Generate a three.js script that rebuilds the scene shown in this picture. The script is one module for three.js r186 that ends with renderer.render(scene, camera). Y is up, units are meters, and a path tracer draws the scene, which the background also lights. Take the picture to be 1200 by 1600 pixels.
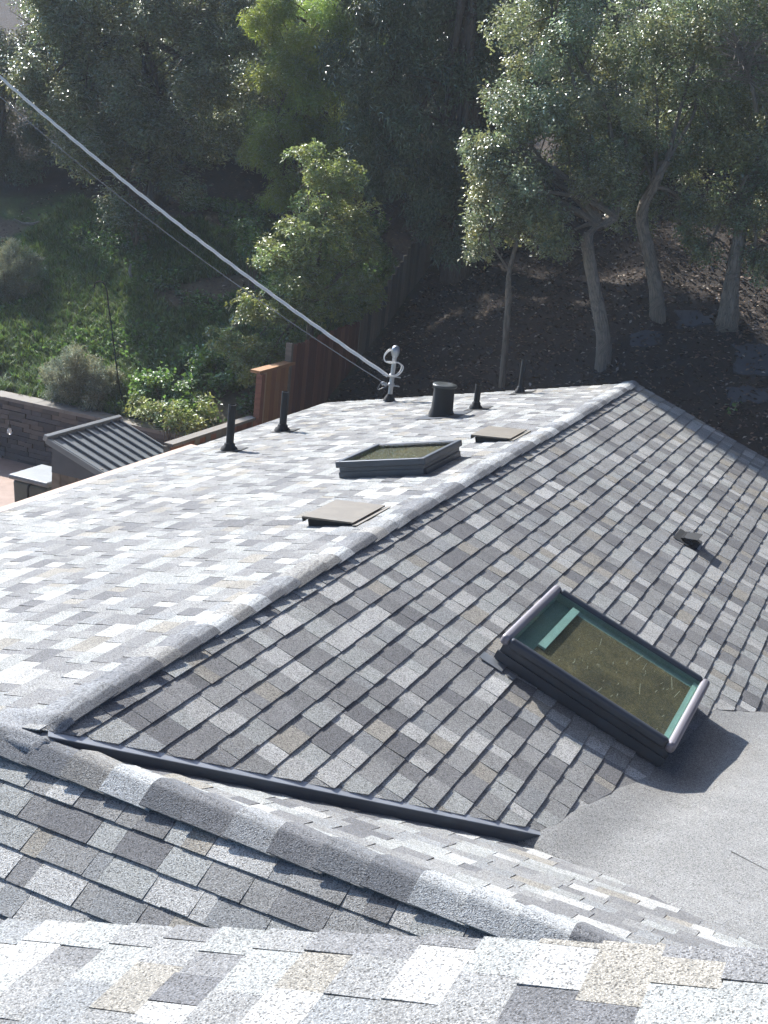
import * as THREE from 'three';
import { Sky } from 'three/addons/objects/Sky.js';
import { RoundedBoxGeometry } from 'three/addons/geometries/RoundedBoxGeometry.js';
import { mergeGeometries } from 'three/addons/utils/BufferGeometryUtils.js';

// ---------------------------------------------------------------- camera, sky, sun, exposure
// Plans below are drawn in site axes: x right, y up from the eye, z away from the eye (metres); W() turns them into three.js axes.
const EYE = 6;                                   // eye height above the patio
const deg = Math.PI / 180;
const scene = new THREE.Scene();
const camera = new THREE.PerspectiveCamera(42.84, 3 / 4, 0.1, 400);
const PITCH = 16.635 * deg, ROLL = 6.206 * deg;
const cF = new THREE.Vector3(0, -Math.sin(PITCH), Math.cos(PITCH));
const cU0 = new THREE.Vector3(0, Math.cos(PITCH), Math.sin(PITCH)), cR0 = new THREE.Vector3(1, 0, 0);
const cR = cR0.clone().multiplyScalar(Math.cos(ROLL)).addScaledVector(cU0, Math.sin(ROLL));
const cU = cU0.clone().multiplyScalar(Math.cos(ROLL)).addScaledVector(cR0, -Math.sin(ROLL));
const W = (v) => new THREE.Vector3(v.x, v.y + EYE, -v.z);
const Wd = (v) => new THREE.Vector3(v.x, v.y, -v.z);
camera.position.copy(W(new THREE.Vector3()));
camera.quaternion.setFromRotationMatrix(new THREE.Matrix4().makeBasis(Wd(cR), Wd(cU), Wd(cF).negate()));
scene.add(camera);

const SUN_AZ = -37 * deg, SUN_EL = 33.5 * deg;
const sunSite = new THREE.Vector3(Math.cos(SUN_EL) * Math.sin(SUN_AZ), Math.sin(SUN_EL), Math.cos(SUN_EL) * Math.cos(SUN_AZ));
const sky = new Sky();
sky.name = 'sky';
sky.userData.kind = 'structure';
sky.scale.setScalar(1000);
sky.material.uniforms.sunPosition.value.copy(Wd(sunSite));
sky.material.uniforms.turbidity.value = 6;
sky.material.uniforms.rayleigh.value = 0.6;
sky.material.uniforms.mieCoefficient.value = 0.004;
scene.add(sky);
scene.environmentIntensity = 0.19;
const sun = new THREE.DirectionalLight(new THREE.Color(1.0, 0.95, 0.87), 4.9);
sun.name = 'sun';
sun.position.copy(Wd(sunSite).multiplyScalar(60).add(new THREE.Vector3(0, 2, -15)));
sun.target.position.set(0, 2, -15);
sun.castShadow = true;
sun.shadow.mapSize.set(4096, 4096);
Object.assign(sun.shadow.camera, { left: -30, right: 30, top: 30, bottom: -30, near: 1, far: 140 });
scene.add(sun, sun.target);

// thin sunlit haze over the back-lit hillside
scene.fog = new THREE.FogExp2(0xdfe6ee, 0.0011);
const renderer = new THREE.WebGLRenderer({ antialias: true });
renderer.shadowMap.enabled = true;
renderer.toneMapping = THREE.LinearToneMapping;
renderer.toneMappingExposure = 2.55;

// ---------------------------------------------------------------- helpers
let seed = 20240611;
const rnd = () => { seed |= 0; seed = (seed + 0x6d2b79f5) | 0; let t = Math.imul(seed ^ (seed >>> 15), 1 | seed); t = (t + Math.imul(t ^ (t >>> 7), 61 | t)) ^ t; return ((t ^ (t >>> 14)) >>> 0) / 4294967296; };
const rr = (a, b) => a + (b - a) * rnd();
const gauss = () => (rnd() + rnd() + rnd() + rnd() - 2) * 0.87;
const S3 = (x, y, z) => new THREE.Vector3(x, y, z);
const hash = (x, y) => { let h = Math.imul(x | 0, 374761393) + Math.imul(y | 0, 668265263); h = Math.imul(h ^ (h >>> 13), 1274126177); return ((h ^ (h >>> 16)) >>> 0) / 4294967296; };
const sm = (t) => t * t * (3 - 2 * t);
const clamp = (x, a, b) => Math.min(b, Math.max(a, x));
const step = (a, b, x) => sm(clamp((x - a) / (b - a), 0, 1));
function noise(x, y) {
  const i = Math.floor(x), j = Math.floor(y), u = sm(x - i), v = sm(y - j);
  return (hash(i, j) * (1 - u) + hash(i + 1, j) * u) * (1 - v) + (hash(i, j + 1) * (1 - u) + hash(i + 1, j + 1) * u) * v;
}
const fbm = (x, y, o = 4) => { let s = 0, a = 0.5, t = 0; for (let k = 0; k < o; k++) { s += a * noise(x, y); t += a; x = x * 2.03 + 17.1; y = y * 2.03 + 9.7; a *= 0.5; } return s / t; };
function pnoise(x, y, p) {                       // periodic
  const i = Math.floor(x), j = Math.floor(y), u = sm(x - i), v = sm(y - j), m = (a) => ((a % p) + p) % p;
  return (hash(m(i), m(j)) * (1 - u) + hash(m(i + 1), m(j)) * u) * (1 - v) + (hash(m(i), m(j + 1)) * (1 - u) + hash(m(i + 1), m(j + 1)) * u) * v;
}
function texture(n, fn, srgb = false) {
  const d = new Uint8Array(n * n * 4);
  for (let y = 0; y < n; y++) for (let x = 0; x < n; x++) {
    const c = fn(x / n, y / n, x, y), o = (y * n + x) * 4;
    const [r, g, b] = typeof c === 'number' ? [c, c, c] : c;
    d[o] = clamp(r, 0, 1) * 255; d[o + 1] = clamp(g, 0, 1) * 255; d[o + 2] = clamp(b, 0, 1) * 255; d[o + 3] = 255;
  }
  const t = new THREE.DataTexture(d, n, n);
  t.wrapS = t.wrapT = THREE.RepeatWrapping; t.magFilter = THREE.LinearFilter; t.minFilter = THREE.LinearMipmapLinearFilter; t.generateMipmaps = true;
  if (srgb) t.colorSpace = THREE.SRGBColorSpace;
  t.needsUpdate = true;
  return t;
}
const taken = {};
const numbered = (name) => { const k = taken[name] = (taken[name] ?? -1) + 1; return k ? `${name}_${String(k).padStart(3, '0')}` : name; };
function shade(o) { o.castShadow = true; o.receiveShadow = true; return o; }
function thing(name, label, category, base, group) {
  const o = new THREE.Group(); o.name = numbered(name); o.position.copy(W(base)); scene.add(o);
  o.userData = { label, category }; if (group) o.userData.group = group;
  return o;
}
// geometry arrives in three.js world coordinates; a part is stored relative to its thing
function worldOf(p) { const v = new THREE.Vector3(); for (let q = p; q && q !== scene; q = q.parent) v.add(q.position); return v; }
function part(name, geo, mat, parent, label) {
  const g = Array.isArray(geo) ? merge(geo) : geo;
  const o = worldOf(parent); g.translate(-o.x, -o.y, -o.z);
  const m = shade(new THREE.Mesh(g, mat)); m.name = name; if (label) m.userData.label = label;
  parent.add(m); return m;
}
function merge(list) {
  const l = list.map((g) => { const h = g.index ? g.toNonIndexed() : g; for (const k of Object.keys(h.attributes)) if (!['position', 'normal', 'uv', 'color'].includes(k)) h.deleteAttribute(k); return h; });
  const hasC = l.some((g) => g.attributes.color);
  for (const g of l) {
    if (!g.attributes.uv) g.setAttribute('uv', new THREE.BufferAttribute(new Float32Array(g.attributes.position.count * 2), 2));
    if (hasC && !g.attributes.color) g.setAttribute('color', new THREE.BufferAttribute(new Float32Array(g.attributes.position.count * 3).fill(1), 3));
  }
  return mergeGeometries(l);
}
function structure(name, geo, mat) { const m = shade(new THREE.Mesh(geo, mat)); m.name = name; m.userData.kind = 'structure'; scene.add(m); return m; }
// plan point for a pixel of the survey photo at a given distance
function ray(px, py) { return cF.clone().addScaledVector(cR, (px - 600) / 2039).addScaledVector(cU, -(py - 800) / 2039); }
const at = (px, py, z) => { const d = ray(px, py); return d.multiplyScalar(z / d.z); };
const onPlane = (px, py, n, c) => { const d = ray(px, py); return d.multiplyScalar(c / n.dot(d)); };
function pix(v) { const z = v.dot(cF); return [600 + 2039 * v.dot(cR) / z, 800 - 2039 * v.dot(cU) / z, z]; }

// convex solid from faces (lists of site points), wound outwards; uv(p) gives metres
function solid(faces, uvOf, color, out = { p: [], n: [], t: [], c: [] }) {
  const c = S3(0, 0, 0); let k = 0;
  for (const f of faces) for (const v of f) { c.add(v); k++; }
  c.multiplyScalar(1 / k); const cw = W(c);
  for (const f of faces) {
    const w = f.map(W), nrm = S3(0, 0, 0);
    for (let i = 1; i + 1 < w.length; i++) nrm.add(w[i].clone().sub(w[0]).cross(w[i + 1].clone().sub(w[0])));
    if (nrm.lengthSq() < 1e-16) continue; nrm.normalize();
    const mid = w.reduce((a, b) => a.add(b), S3(0, 0, 0)).multiplyScalar(1 / w.length);
    const flip = nrm.dot(mid.sub(cw)) < 0; if (flip) nrm.negate();
    for (let i = 1; i + 1 < w.length; i++) for (const q of flip ? [0, i + 1, i] : [0, i, i + 1]) {
      out.p.push(w[q].x, w[q].y, w[q].z); out.n.push(nrm.x, nrm.y, nrm.z);
      const uv = uvOf(f[q]); out.t.push(uv[0], uv[1]); if (color) { const cc = typeof color === 'function' ? color(f[q]) : color; out.c.push(cc[0], cc[1], cc[2]); }
    }
  }
  return out;
}
function toGeo(o) {
  const g = new THREE.BufferGeometry();
  g.setAttribute('position', new THREE.Float32BufferAttribute(o.p, 3)); g.setAttribute('normal', new THREE.Float32BufferAttribute(o.n, 3)); g.setAttribute('uv', new THREE.Float32BufferAttribute(o.t, 2));
  if (o.c.length) g.setAttribute('color', new THREE.Float32BufferAttribute(o.c, 3));
  return g;
}
const emptyOut = () => ({ p: [], n: [], t: [], c: [] });
// box given by a site frame (origin corner o, three edge vectors), optionally with chamfered look left to the size
function boxF(o, a, b, c, uvk = 1) {
  const q = (i, j, k) => o.clone().addScaledVector(a, i).addScaledVector(b, j).addScaledVector(c, k);
  const la = a.length(), lb = b.length(), lc = c.length(), an = a.clone().normalize(), bn = b.clone().normalize(), cn = c.clone().normalize();
  const out = emptyOut();
  const faces = [[0, 0, 0, 0, 1, 0, 1, 1, 0, 1, 0, 0], [0, 0, 1, 0, 1, 1, 1, 1, 1, 1, 0, 1], [0, 0, 0, 0, 1, 0, 0, 1, 1, 0, 0, 1], [1, 0, 0, 1, 1, 0, 1, 1, 1, 1, 0, 1], [0, 0, 0, 1, 0, 0, 1, 0, 1, 0, 0, 1], [0, 1, 0, 1, 1, 0, 1, 1, 1, 0, 1, 1]]
    .map((f) => [0, 3, 6, 9].map((i) => q(f[i], f[i + 1], f[i + 2])));
  solid(faces, (p) => { const d = p.clone().sub(o); return [(d.dot(an) + 0.37 * d.dot(cn)) * uvk, (d.dot(bn) + 0.61 * d.dot(cn)) * uvk]; }, null, out);
  return toGeo(out);
}
// rounded bar between two site points (world geometry)
function bar(a, b, up, w, h, r = 0.2) {
  const A = W(a), B = W(b), L = A.distanceTo(B), g = new RoundedBoxGeometry(w, h, L, 2, Math.min(w, h) * r);
  const z = B.clone().sub(A).normalize(), x = Wd(up).cross(z).normalize(), y = z.clone().cross(x);
  g.applyMatrix4(new THREE.Matrix4().makeBasis(x, y, z).setPosition(A.add(B).multiplyScalar(0.5)));
  return g;
}
function tube(pts, r, seg = 8, div) {
  const c = new THREE.CatmullRomCurve3(pts.map(W), false, 'centripetal');
  return new THREE.TubeGeometry(c, div ?? Math.max(2, pts.length * 4), r, seg, false);
}
// tapered limb through site points with radii
function limb(pts, radii, seg = 8, div = 10, rough = 0.12) {
  const c = new THREE.CatmullRomCurve3(pts.map(W), false, 'centripetal'), fr = c.computeFrenetFrames(div), pos = [], nor = [], uv = [], idx = [];
  const ph = rnd() * 9, len = c.getLength();
  for (let i = 0; i <= div; i++) {
    const t = i / div, p = c.getPoint(t), f = t * (radii.length - 1), k = Math.min(radii.length - 2, Math.floor(f)), r = radii[k] + (radii[k + 1] - radii[k]) * (f - k);
    for (let j = 0; j <= seg; j++) {
      const a = j / seg * Math.PI * 2, q = r * (1 + rough * Math.sin(3 * a + ph + i * 0.4) + rough * 0.7 * Math.sin(5 * a + i * 1.1) + rough * 1.6 * (noise(i * 0.8 + ph * 7, (j % seg) * 0.9) - 0.5)), n = fr.normals[i].clone().multiplyScalar(Math.cos(a)).addScaledVector(fr.binormals[i], Math.sin(a));
      pos.push(p.x + n.x * q, p.y + n.y * q, p.z + n.z * q); nor.push(n.x, n.y, n.z); uv.push(j / seg * Math.max(1, Math.round(r * 6.28 * 2.2)), t * len * 1.3);
    }
  }
  for (let i = 0; i < div; i++) for (let j = 0; j < seg; j++) { const a = i * (seg + 1) + j, b = a + seg + 1; idx.push(a, a + 1, b, b, a + 1, b + 1); }
  const g = new THREE.BufferGeometry(); g.setAttribute('position', new THREE.Float32BufferAttribute(pos, 3)); g.setAttribute('normal', new THREE.Float32BufferAttribute(nor, 3)); g.setAttribute('uv', new THREE.Float32BufferAttribute(uv, 2)); g.setIndex(idx);
  return g;
}
function lathe(base, axis, prof, seg = 24) {      // profile [[r, h]...] about axis at a site point
  const g = new THREE.LatheGeometry(prof.map(([r, h]) => new THREE.Vector2(Math.max(r, 1e-4), h)), seg);
  g.applyQuaternion(new THREE.Quaternion().setFromUnitVectors(S3(0, 1, 0), Wd(axis).normalize())); const b = W(base); g.translate(b.x, b.y, b.z);
  return g;
}

// ---------------------------------------------------------------- materials
const granule = texture(1024, (u, v, x, y) => {
  const a = hash(x, y), b = hash((x >> 1) + 911, (y >> 1) + 77), c = hash(((x + 1) >> 2) + 5000, ((y + 2) >> 2) + 300);
  const l = 0.5 + 0.5 * pnoise(u * 24, v * 24, 24), m = pnoise(u * 7, v * 7, 7);
  const e = hash(((x + 3) >> 2) + 9100, ((y + 1) >> 2) + 4400);
  let g = 0.16 + 0.14 * a + 0.24 * b + 0.26 * c + 0.12 * e;
  if (b > 0.84) g += 0.3 * a + 0.12; if (c < 0.16) g -= 0.16; if (e > 0.88) g += 0.2;
  return g * (0.84 + 0.16 * l) * (0.92 + 0.16 * m);
});
const granuleFine = granule.clone();
const shingleMat = new THREE.MeshStandardMaterial({ map: granule, bumpMap: granule, bumpScale: 0.0022, roughness: 0.93, vertexColors: true });
const rollMat = new THREE.MeshStandardMaterial({ map: granule, bumpMap: granule, bumpScale: 0.0018, roughness: 0.95, color: new THREE.Color().setRGB(0.315, 0.312, 0.3) });
const deckMat = new THREE.MeshStandardMaterial({ color: new THREE.Color().setRGB(0.03, 0.03, 0.032), roughness: 1 });
const mottle = texture(256, (u, v) => 0.72 + 0.28 * (0.5 * pnoise(u * 8, v * 8, 8) + 0.3 * pnoise(u * 24, v * 24, 24) + 0.2 * pnoise(u * 80, v * 80, 80)));
const lin = (r, g, b) => new THREE.Color().setRGB(r, g, b);
const std = (c, roughness = 0.8, o = {}) => new THREE.MeshStandardMaterial({ color: c, roughness, map: mottle, ...o });
const M = {
  slate: std(lin(0.075, 0.085, 0.1), 0.42, { metalness: 0.25 }),
  frame: std(lin(0.3, 0.28, 0.3), 0.45, { metalness: 0.3 }),
  vent: std(lin(0.012, 0.013, 0.014), 0.82),
  boot: std(lin(0.012, 0.012, 0.013), 0.85),
  galv: std(lin(0.42, 0.44, 0.46), 0.42, { metalness: 0.7 }),
  flash: std(lin(0.085, 0.1, 0.125), 0.5, { metalness: 0.1 }),
  valley: std(lin(0.33, 0.34, 0.34), 0.5, { metalness: 0.5 }),
  tan: std(lin(0.17, 0.145, 0.11), 0.62),
  cableWhite: std(lin(0.86, 0.84, 0.79), 0.5),
  cableGrey: std(lin(0.2, 0.21, 0.22), 0.5),
  stucco: std(lin(0.5, 0.45, 0.38), 0.9),
  fascia: std(lin(0.52, 0.36, 0.27), 0.7),
  metalRoof: std(lin(0.2, 0.215, 0.22), 0.5, { metalness: 0.2 }),
  bin: std(lin(0.09, 0.1, 0.085), 0.55), binLid: std(lin(0.2, 0.21, 0.21), 0.5),
  patio: std(lin(0.36, 0.26, 0.21), 0.9),
  fabric: std(lin(0.085, 0.09, 0.095), 0.95),
};
const woodTex = texture(512, (u, v) => { const w = pnoise(u * 6, v * 2, 2 * 3) * 2 + u * 26, r = Math.abs(Math.sin(w * 3.1 + 2 * pnoise(u * 40, v * 3, 40))); return 0.6 + 0.25 * r + 0.15 * pnoise(u * 128, v * 8, 128); });
const wood = (c, r = 0.8) => new THREE.MeshStandardMaterial({ color: c, roughness: r, map: woodTex, bumpMap: woodTex, bumpScale: 0.002 });
const redwood = [wood(lin(0.2, 0.075, 0.045)), wood(lin(0.24, 0.09, 0.055)), wood(lin(0.165, 0.062, 0.04)), wood(lin(0.27, 0.115, 0.07))];
const greyWood = [wood(lin(0.17, 0.15, 0.125)), wood(lin(0.2, 0.175, 0.15)), wood(lin(0.13, 0.115, 0.1)), wood(lin(0.23, 0.19, 0.15))];
const cedar = [wood(lin(0.42, 0.22, 0.1)), wood(lin(0.52, 0.36, 0.22)), wood(lin(0.33, 0.15, 0.075))];
const shedWood = [wood(lin(0.17, 0.135, 0.1)), wood(lin(0.145, 0.115, 0.085)), wood(lin(0.2, 0.16, 0.12))];
const bark = (c) => { const t = texture(256, (u, v) => { const a = pnoise(u * 32 + 2 * pnoise(u * 8, v * 8, 8), v * 8, 32), b = Math.abs(a - 0.5) * 2; return 0.3 + 0.5 * Math.sqrt(b) + 0.2 * pnoise(u * 64, v * 64, 64); }); return new THREE.MeshStandardMaterial({ color: c, roughness: 0.95, map: t, bumpMap: t, bumpScale: 0.03 }); };
const barkGrey = bark(lin(0.33, 0.27, 0.205)), barkDark = bark(lin(0.15, 0.12, 0.095));

// ---------------------------------------------------------------- the roof planes
const dirAz = (a, p = 0) => S3(Math.sin(a) * Math.cos(p), Math.sin(p), Math.cos(a) * Math.cos(p));
const AZ = 22.08 * deg, AZC = 113.81 * deg, Q = Math.PI / 2;
const UP = S3(0, 1, 0);
function slope(az, pitch, side, O) {
  const u = dirAz(az), s = dirAz(az + side * Q, -pitch), n = u.clone().cross(s).normalize(); if (n.y < 0) n.negate();
  return { u, s, n, O, c: n.dot(O), P: (a, b, h = 0) => O.clone().addScaledVector(u, a).addScaledVector(s, b).addScaledVector(n, h) };
}
const R0 = S3(-1.399, -2.788, 5.415);            // near end of the long ridge
const J0 = S3(-0.796, -2.85, 5.008);             // a point on the near ridge
const RA = slope(AZ, 13.56 * deg, -1, R0), RB = slope(AZ, 20.226 * deg, 1, R0);
const RC = slope(AZC, 26.18 * deg, 1, J0), RD = slope(AZC, 22.77 * deg, -1, J0);
const RG = slope(AZ, 18.5 * deg, -1, S3(0, 0, 0)); RG.O = RG.n.clone().multiplyScalar(-1.48); RG.c = -1.48;
RG.P = (a, b, h = 0) => RG.O.clone().addScaledVector(RG.u, a).addScaledVector(RG.s, b).addScaledVector(RG.n, h);
const coordU = (p) => p.clone().sub(R0).dot(RA.u);                      // along the long ridge
const vDir = dirAz(AZ - Q);
const coordV = (p) => p.clone().sub(R0).dot(vDir);                      // to the left of it
const plan = (u, v, y) => S3(R0.x, 0, R0.z).addScaledVector(RA.u, u).addScaledVector(vDir, v).setY(y);

const house = thing('house', 'grey shingled house with two ridges filling the lower half of the view', 'house', plan(5, 2, -6));
const clip = (poly, f) => {                      // keep f >= 0, f linear over the polygon
  const out = [];
  for (let i = 0; i < poly.length; i++) {
    const a = poly[i], b = poly[(i + 1) % poly.length], fa = f(a), fb = f(b);
    if (fa >= 0) out.push(a);
    if (fa >= 0 !== fb >= 0) { const t = fa / (fa - fb); out.push([a[0] + (b[0] - a[0]) * t, a[1] + (b[1] - a[1]) * t]); }
  }
  return out;
};
// lower boundary of the right-hand slope, where the roll roofing takes over
const bottomB = [[1.617, 2.092], [2.305, 2.265], [2.873, 2.439], [4.0, 2.57], [4.22, 2.6], [4.685, 2.942], [5.6, 3.6], [6.5, 4.2], [13, 4.2]];
const segLine = (a, b) => ([u, s]) => (b[0] - a[0]) * (a[1] - s) - (b[1] - a[1]) * (a[0] - u);   // positive above (smaller s) for u increasing
const edgeB = [[-0.078, 0.026], [1.617, 2.092]];
const leftOfEdge = ([u, s]) => (u - edgeB[0][0]) * (edgeB[1][1] - edgeB[0][1]) - (s - edgeB[0][1]) * (edgeB[1][0] - edgeB[0][0]);
const clipsFor = {
  A: (poly) => { let p = clip(poly, ([u, s]) => RD.n.dot(RA.P(u, s)) - RD.c); p = clip(p, ([u, s]) => RA.P(u, s).sub(J0).dot(dirAz(AZC - Q)) - 0.02); p = clip(p, ([u]) => 11.45 - u); return clip(p, ([, s]) => 4.3 - s); },
  B: (poly) => {
    let p = clip(poly, leftOfEdge); p = clip(p, ([u]) => 11.5 - u); if (p.length < 3) return p;
    const mid = p.reduce((a, q) => a + q[0], 0) / p.length;
    for (let i = 0; i + 1 < bottomB.length; i++) if (mid >= bottomB[i][0] - (i ? 0 : 9) && mid < bottomB[i + 1][0]) p = clip(p, segLine(bottomB[i], bottomB[i + 1]));
    return p;
  },
  C: (poly) => poly,
  D: (poly) => { let p = clip(poly, ([u, s]) => (2.457 - 1.193) * (2.03 - s) - (1.14 - 2.03) * (1.193 - u)); return clip(p, ([u, s]) => RA.n.dot(RD.P(u, s)) - RA.c < 0.0 || u > -1.2 ? 1 : -1); },
  G: (poly) => clip(poly, ([u]) => 2.555 - u),
};
// granule blends of the shingles (base colours)
const tones = [[0.6, 0.59, 0.56], [0.47, 0.475, 0.45], [0.37, 0.365, 0.35], [0.285, 0.28, 0.275], [0.21, 0.207, 0.21], [0.41, 0.38, 0.325], [0.36, 0.365, 0.36], [0.56, 0.55, 0.52]];
const toneW = [0.09, 0.2, 0.26, 0.18, 0.1, 0.06, 0.06, 0.05];
const pickTone = () => { let r = rnd(); for (let i = 0; i < tones.length; i++) { r -= toneW[i]; if (r < 0) return i; } return 2; };
const tabs = [];
function shingleField(key, sl, u0, u1, s0, s1, e, phase, skew) {
  let first = Math.floor((s0 - phase) / e);
  for (let k = first; phase + k * e < s1 + e; k++) {
    const sb = phase + k * e;                    // butt line of the course
    let u = u0 - rnd() * 0.3, raised = rnd() < 0.5;
    while (u < u1) {
      const w = raised ? rr(0.1, 0.27) : rr(0.07, 0.2), last = tabs.length;
      const tone = pickTone(), k1 = rr(0.94, 1.06), k2 = k1 * (rnd() < 0.3 ? rr(0.8, 1.18) : rr(0.97, 1.03));
      const hb = (raised ? rr(0.0105, 0.0125) : rr(0.0075, 0.009)), jog = rr(-0.003, 0.003), gap = raised ? 0.0012 : 0.0008;
      const a = u + gap, b = u + w - gap, top = Math.max(sb - e - 0.03, sb - 2 * e);
      let poly = [[a, top], [b, top], [b, sb + jog], [a, sb + jog]].map((q) => [q[0], Math.max(q[1], 0.0)]);
      poly = clipsFor[key](poly);
      if (poly.length >= 3 && sb > 0.02) {
        const hOf = (s) => 0.0012 + (hb - 0.0012) * clamp((s - (sb - e - 0.03)) / (e + 0.03), 0, 1);
        const seen = poly.map(([x, y]) => pix(sl.P(x, Math.max(y, sb - e), 0)));
        let area = 0; for (let i = 0; i < seen.length; i++) { const p = seen[i], q = seen[(i + 1) % seen.length]; area += p[0] * q[1] - p[1] * q[0]; }
        const cx = seen.reduce((s, p) => s + p[0], 0) / seen.length, cy = seen.reduce((s, p) => s + p[1], 0) / seen.length;
        const vis = cx > -10 && cx < 1210 && cy > 0 && cy < 1610 && !('CD'.includes(key) && cy > 1450 + cx * 0.033) && !(key === 'D' && leftish(sl, poly));
        tabs.push({ key, sl, poly, hOf, tone: tones[tone], k1, k2, a, b, area: vis ? Math.abs(area) / 2 : 0 });
      }
      u += w; raised = !raised || rnd() < 0.18;
    }
  }
}
// pieces of the near far-side slope that lie under the right-hand slope
function leftish(sl, poly) { const m = poly.reduce((a, p) => [a[0] + p[0] / poly.length, a[1] + p[1] / poly.length], [0, 0]); const p = sl.P(m[0], m[1]); const q = p.clone().sub(R0); const u = q.dot(RB.u), h = q.dot(dirAz(AZ + Q)) / Math.cos(20.226 * deg); return h > 0 && leftOfEdge([u, h]) > 0.02; }
shingleField('A', RA, -0.3, 11.5, 0, 4.3, 0.143, 0.1);
shingleField('B', RB, -0.1, 11.5, 0, 4.25, 0.143, 0.138);
shingleField('C', RC, -2.2, 3.4, 0, 2.3, 0.1365, 0.0867);
shingleField('D', RD, -1.3, 4.2, 0, 2.1, 0.143, 0.13);
shingleField('G', RG, 1.1, 2.555, -0.2, 3.3, 0.143, 0.06);
const slopes = {};
for (const [key, name, sl, rect, label] of [
  ['A', 'roof_slope', RA, null, 'wide slope left of the long ridge'], ['B', 'roof_slope', RB, null, 'slope right of the long ridge, with the big skylight'],
  ['C', 'roof_slope', RC, null, 'slope of the near ridge facing the viewer'], ['D', 'roof_slope', RD, null, 'narrow slope behind the near ridge'], ['G', 'roof_slope', RG, null, 'upper roof along the bottom edge'],
]) {
  const polys = {
    A: clipsFor.A([[-0.4, 0], [11.45, 0], [11.45, 4.29], [-0.4, 4.29]]),
    B: [[edgeB[0][0] + 0.02, 0], [11.5, 0], [11.5, 4.2], [6.5, 4.2], [5.6, 3.6], [4.685, 2.94], [4.0, 2.57], [2.873, 2.43], [2.305, 2.26], [1.617, 2.085]],
    C: [[-2.2, 0], [3.4, 0], [3.4, 2.3], [-2.2, 2.3]],
    D: [[-1.25, 0], [4.2, 0], [2.457, 1.13], [1.193, 2.02], [-1.25, 2.1]],
    G: [[1.1, -0.2], [2.545, -0.2], [2.545, 3.3], [1.1, 3.3]],
  };
  const poly = polys[key], out = emptyOut(), T = 0.09;
  // deck: top at -1 mm, bottom 90 mm lower
  const top = poly.map(([u, s]) => sl.P(u, s, -0.001)), bot = poly.map(([u, s]) => sl.P(u, s, key === 'D' ? -0.05 : -T));
  const uvm = (p) => [p.x, p.z];
  if (key === 'B') {
    // not convex: lay it as strips across
    for (let i = 0; i + 1 < bottomB.length; i++) {
      const a = bottomB[i], b = [Math.min(bottomB[i + 1][0], 11.5), bottomB[i + 1][1]];
      if (a[0] >= 11.5) break;
      const q = [[a[0], 0], [b[0], 0], [b[0], b[1] - 0.045], [a[0], a[1] - 0.045]];
      solid([q.map(([u, s]) => sl.P(u, s, -0.001)), q.map(([u, s]) => sl.P(u, s, -T))], uvm, null, out);
    }
    const q = [[edgeB[0][0] + 0.02, 0.03], [0, 0], [1.617, 0], [1.617, 2.085]];
    solid([q.map(([u, s]) => sl.P(u, s, -0.001)), q.map(([u, s]) => sl.P(u, s, -T))], uvm, null, out);
  } else {
    const sides = top.map((p, i) => [p, top[(i + 1) % top.length], bot[(i + 1) % top.length], bot[i]]);
    solid([top, bot, ...sides], uvm, null, out);
  }
  slopes[key] = part(name, toGeo(out), deckMat, house, label);
}
function tabGeo(t, out) {
  const { sl, poly, hOf } = t;
  const top = poly.map(([u, s]) => sl.P(u, s, hOf(s))), low = poly.map(([u, s]) => sl.P(u, s, 0));
  const faces = [top, ...top.map((p, i) => [p, top[(i + 1) % top.length], low[(i + 1) % top.length], low[i]])];
  const uv = (p) => { const d = p.clone().sub(sl.O); return [d.dot(sl.u) / 1.3, (d.dot(sl.s) + d.dot(sl.n)) / 1.3]; };
  const col = (p) => { const x = clamp((p.clone().sub(sl.O).dot(sl.u) - t.a) / (t.b - t.a), 0, 1), k = t.k1 + (t.k2 - t.k1) * x; return t.tone.map((c) => c * k); };
  return solid(faces, uv, col, out);
}
tabs.sort((a, b) => b.area - a.area);
const fieldOut = emptyOut();
tabs.forEach((t, i) => {
  if (i < 300) part('shingle', toGeo(tabGeo(t, emptyOut())), shingleMat, slopes[t.key]);
  else tabGeo(t, fieldOut);
});
const field = part('shingle_field', toGeo(fieldOut), shingleMat, house, 'the remaining grey blend shingles of the roof'); field.userData.kind = 'stuff';

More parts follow.
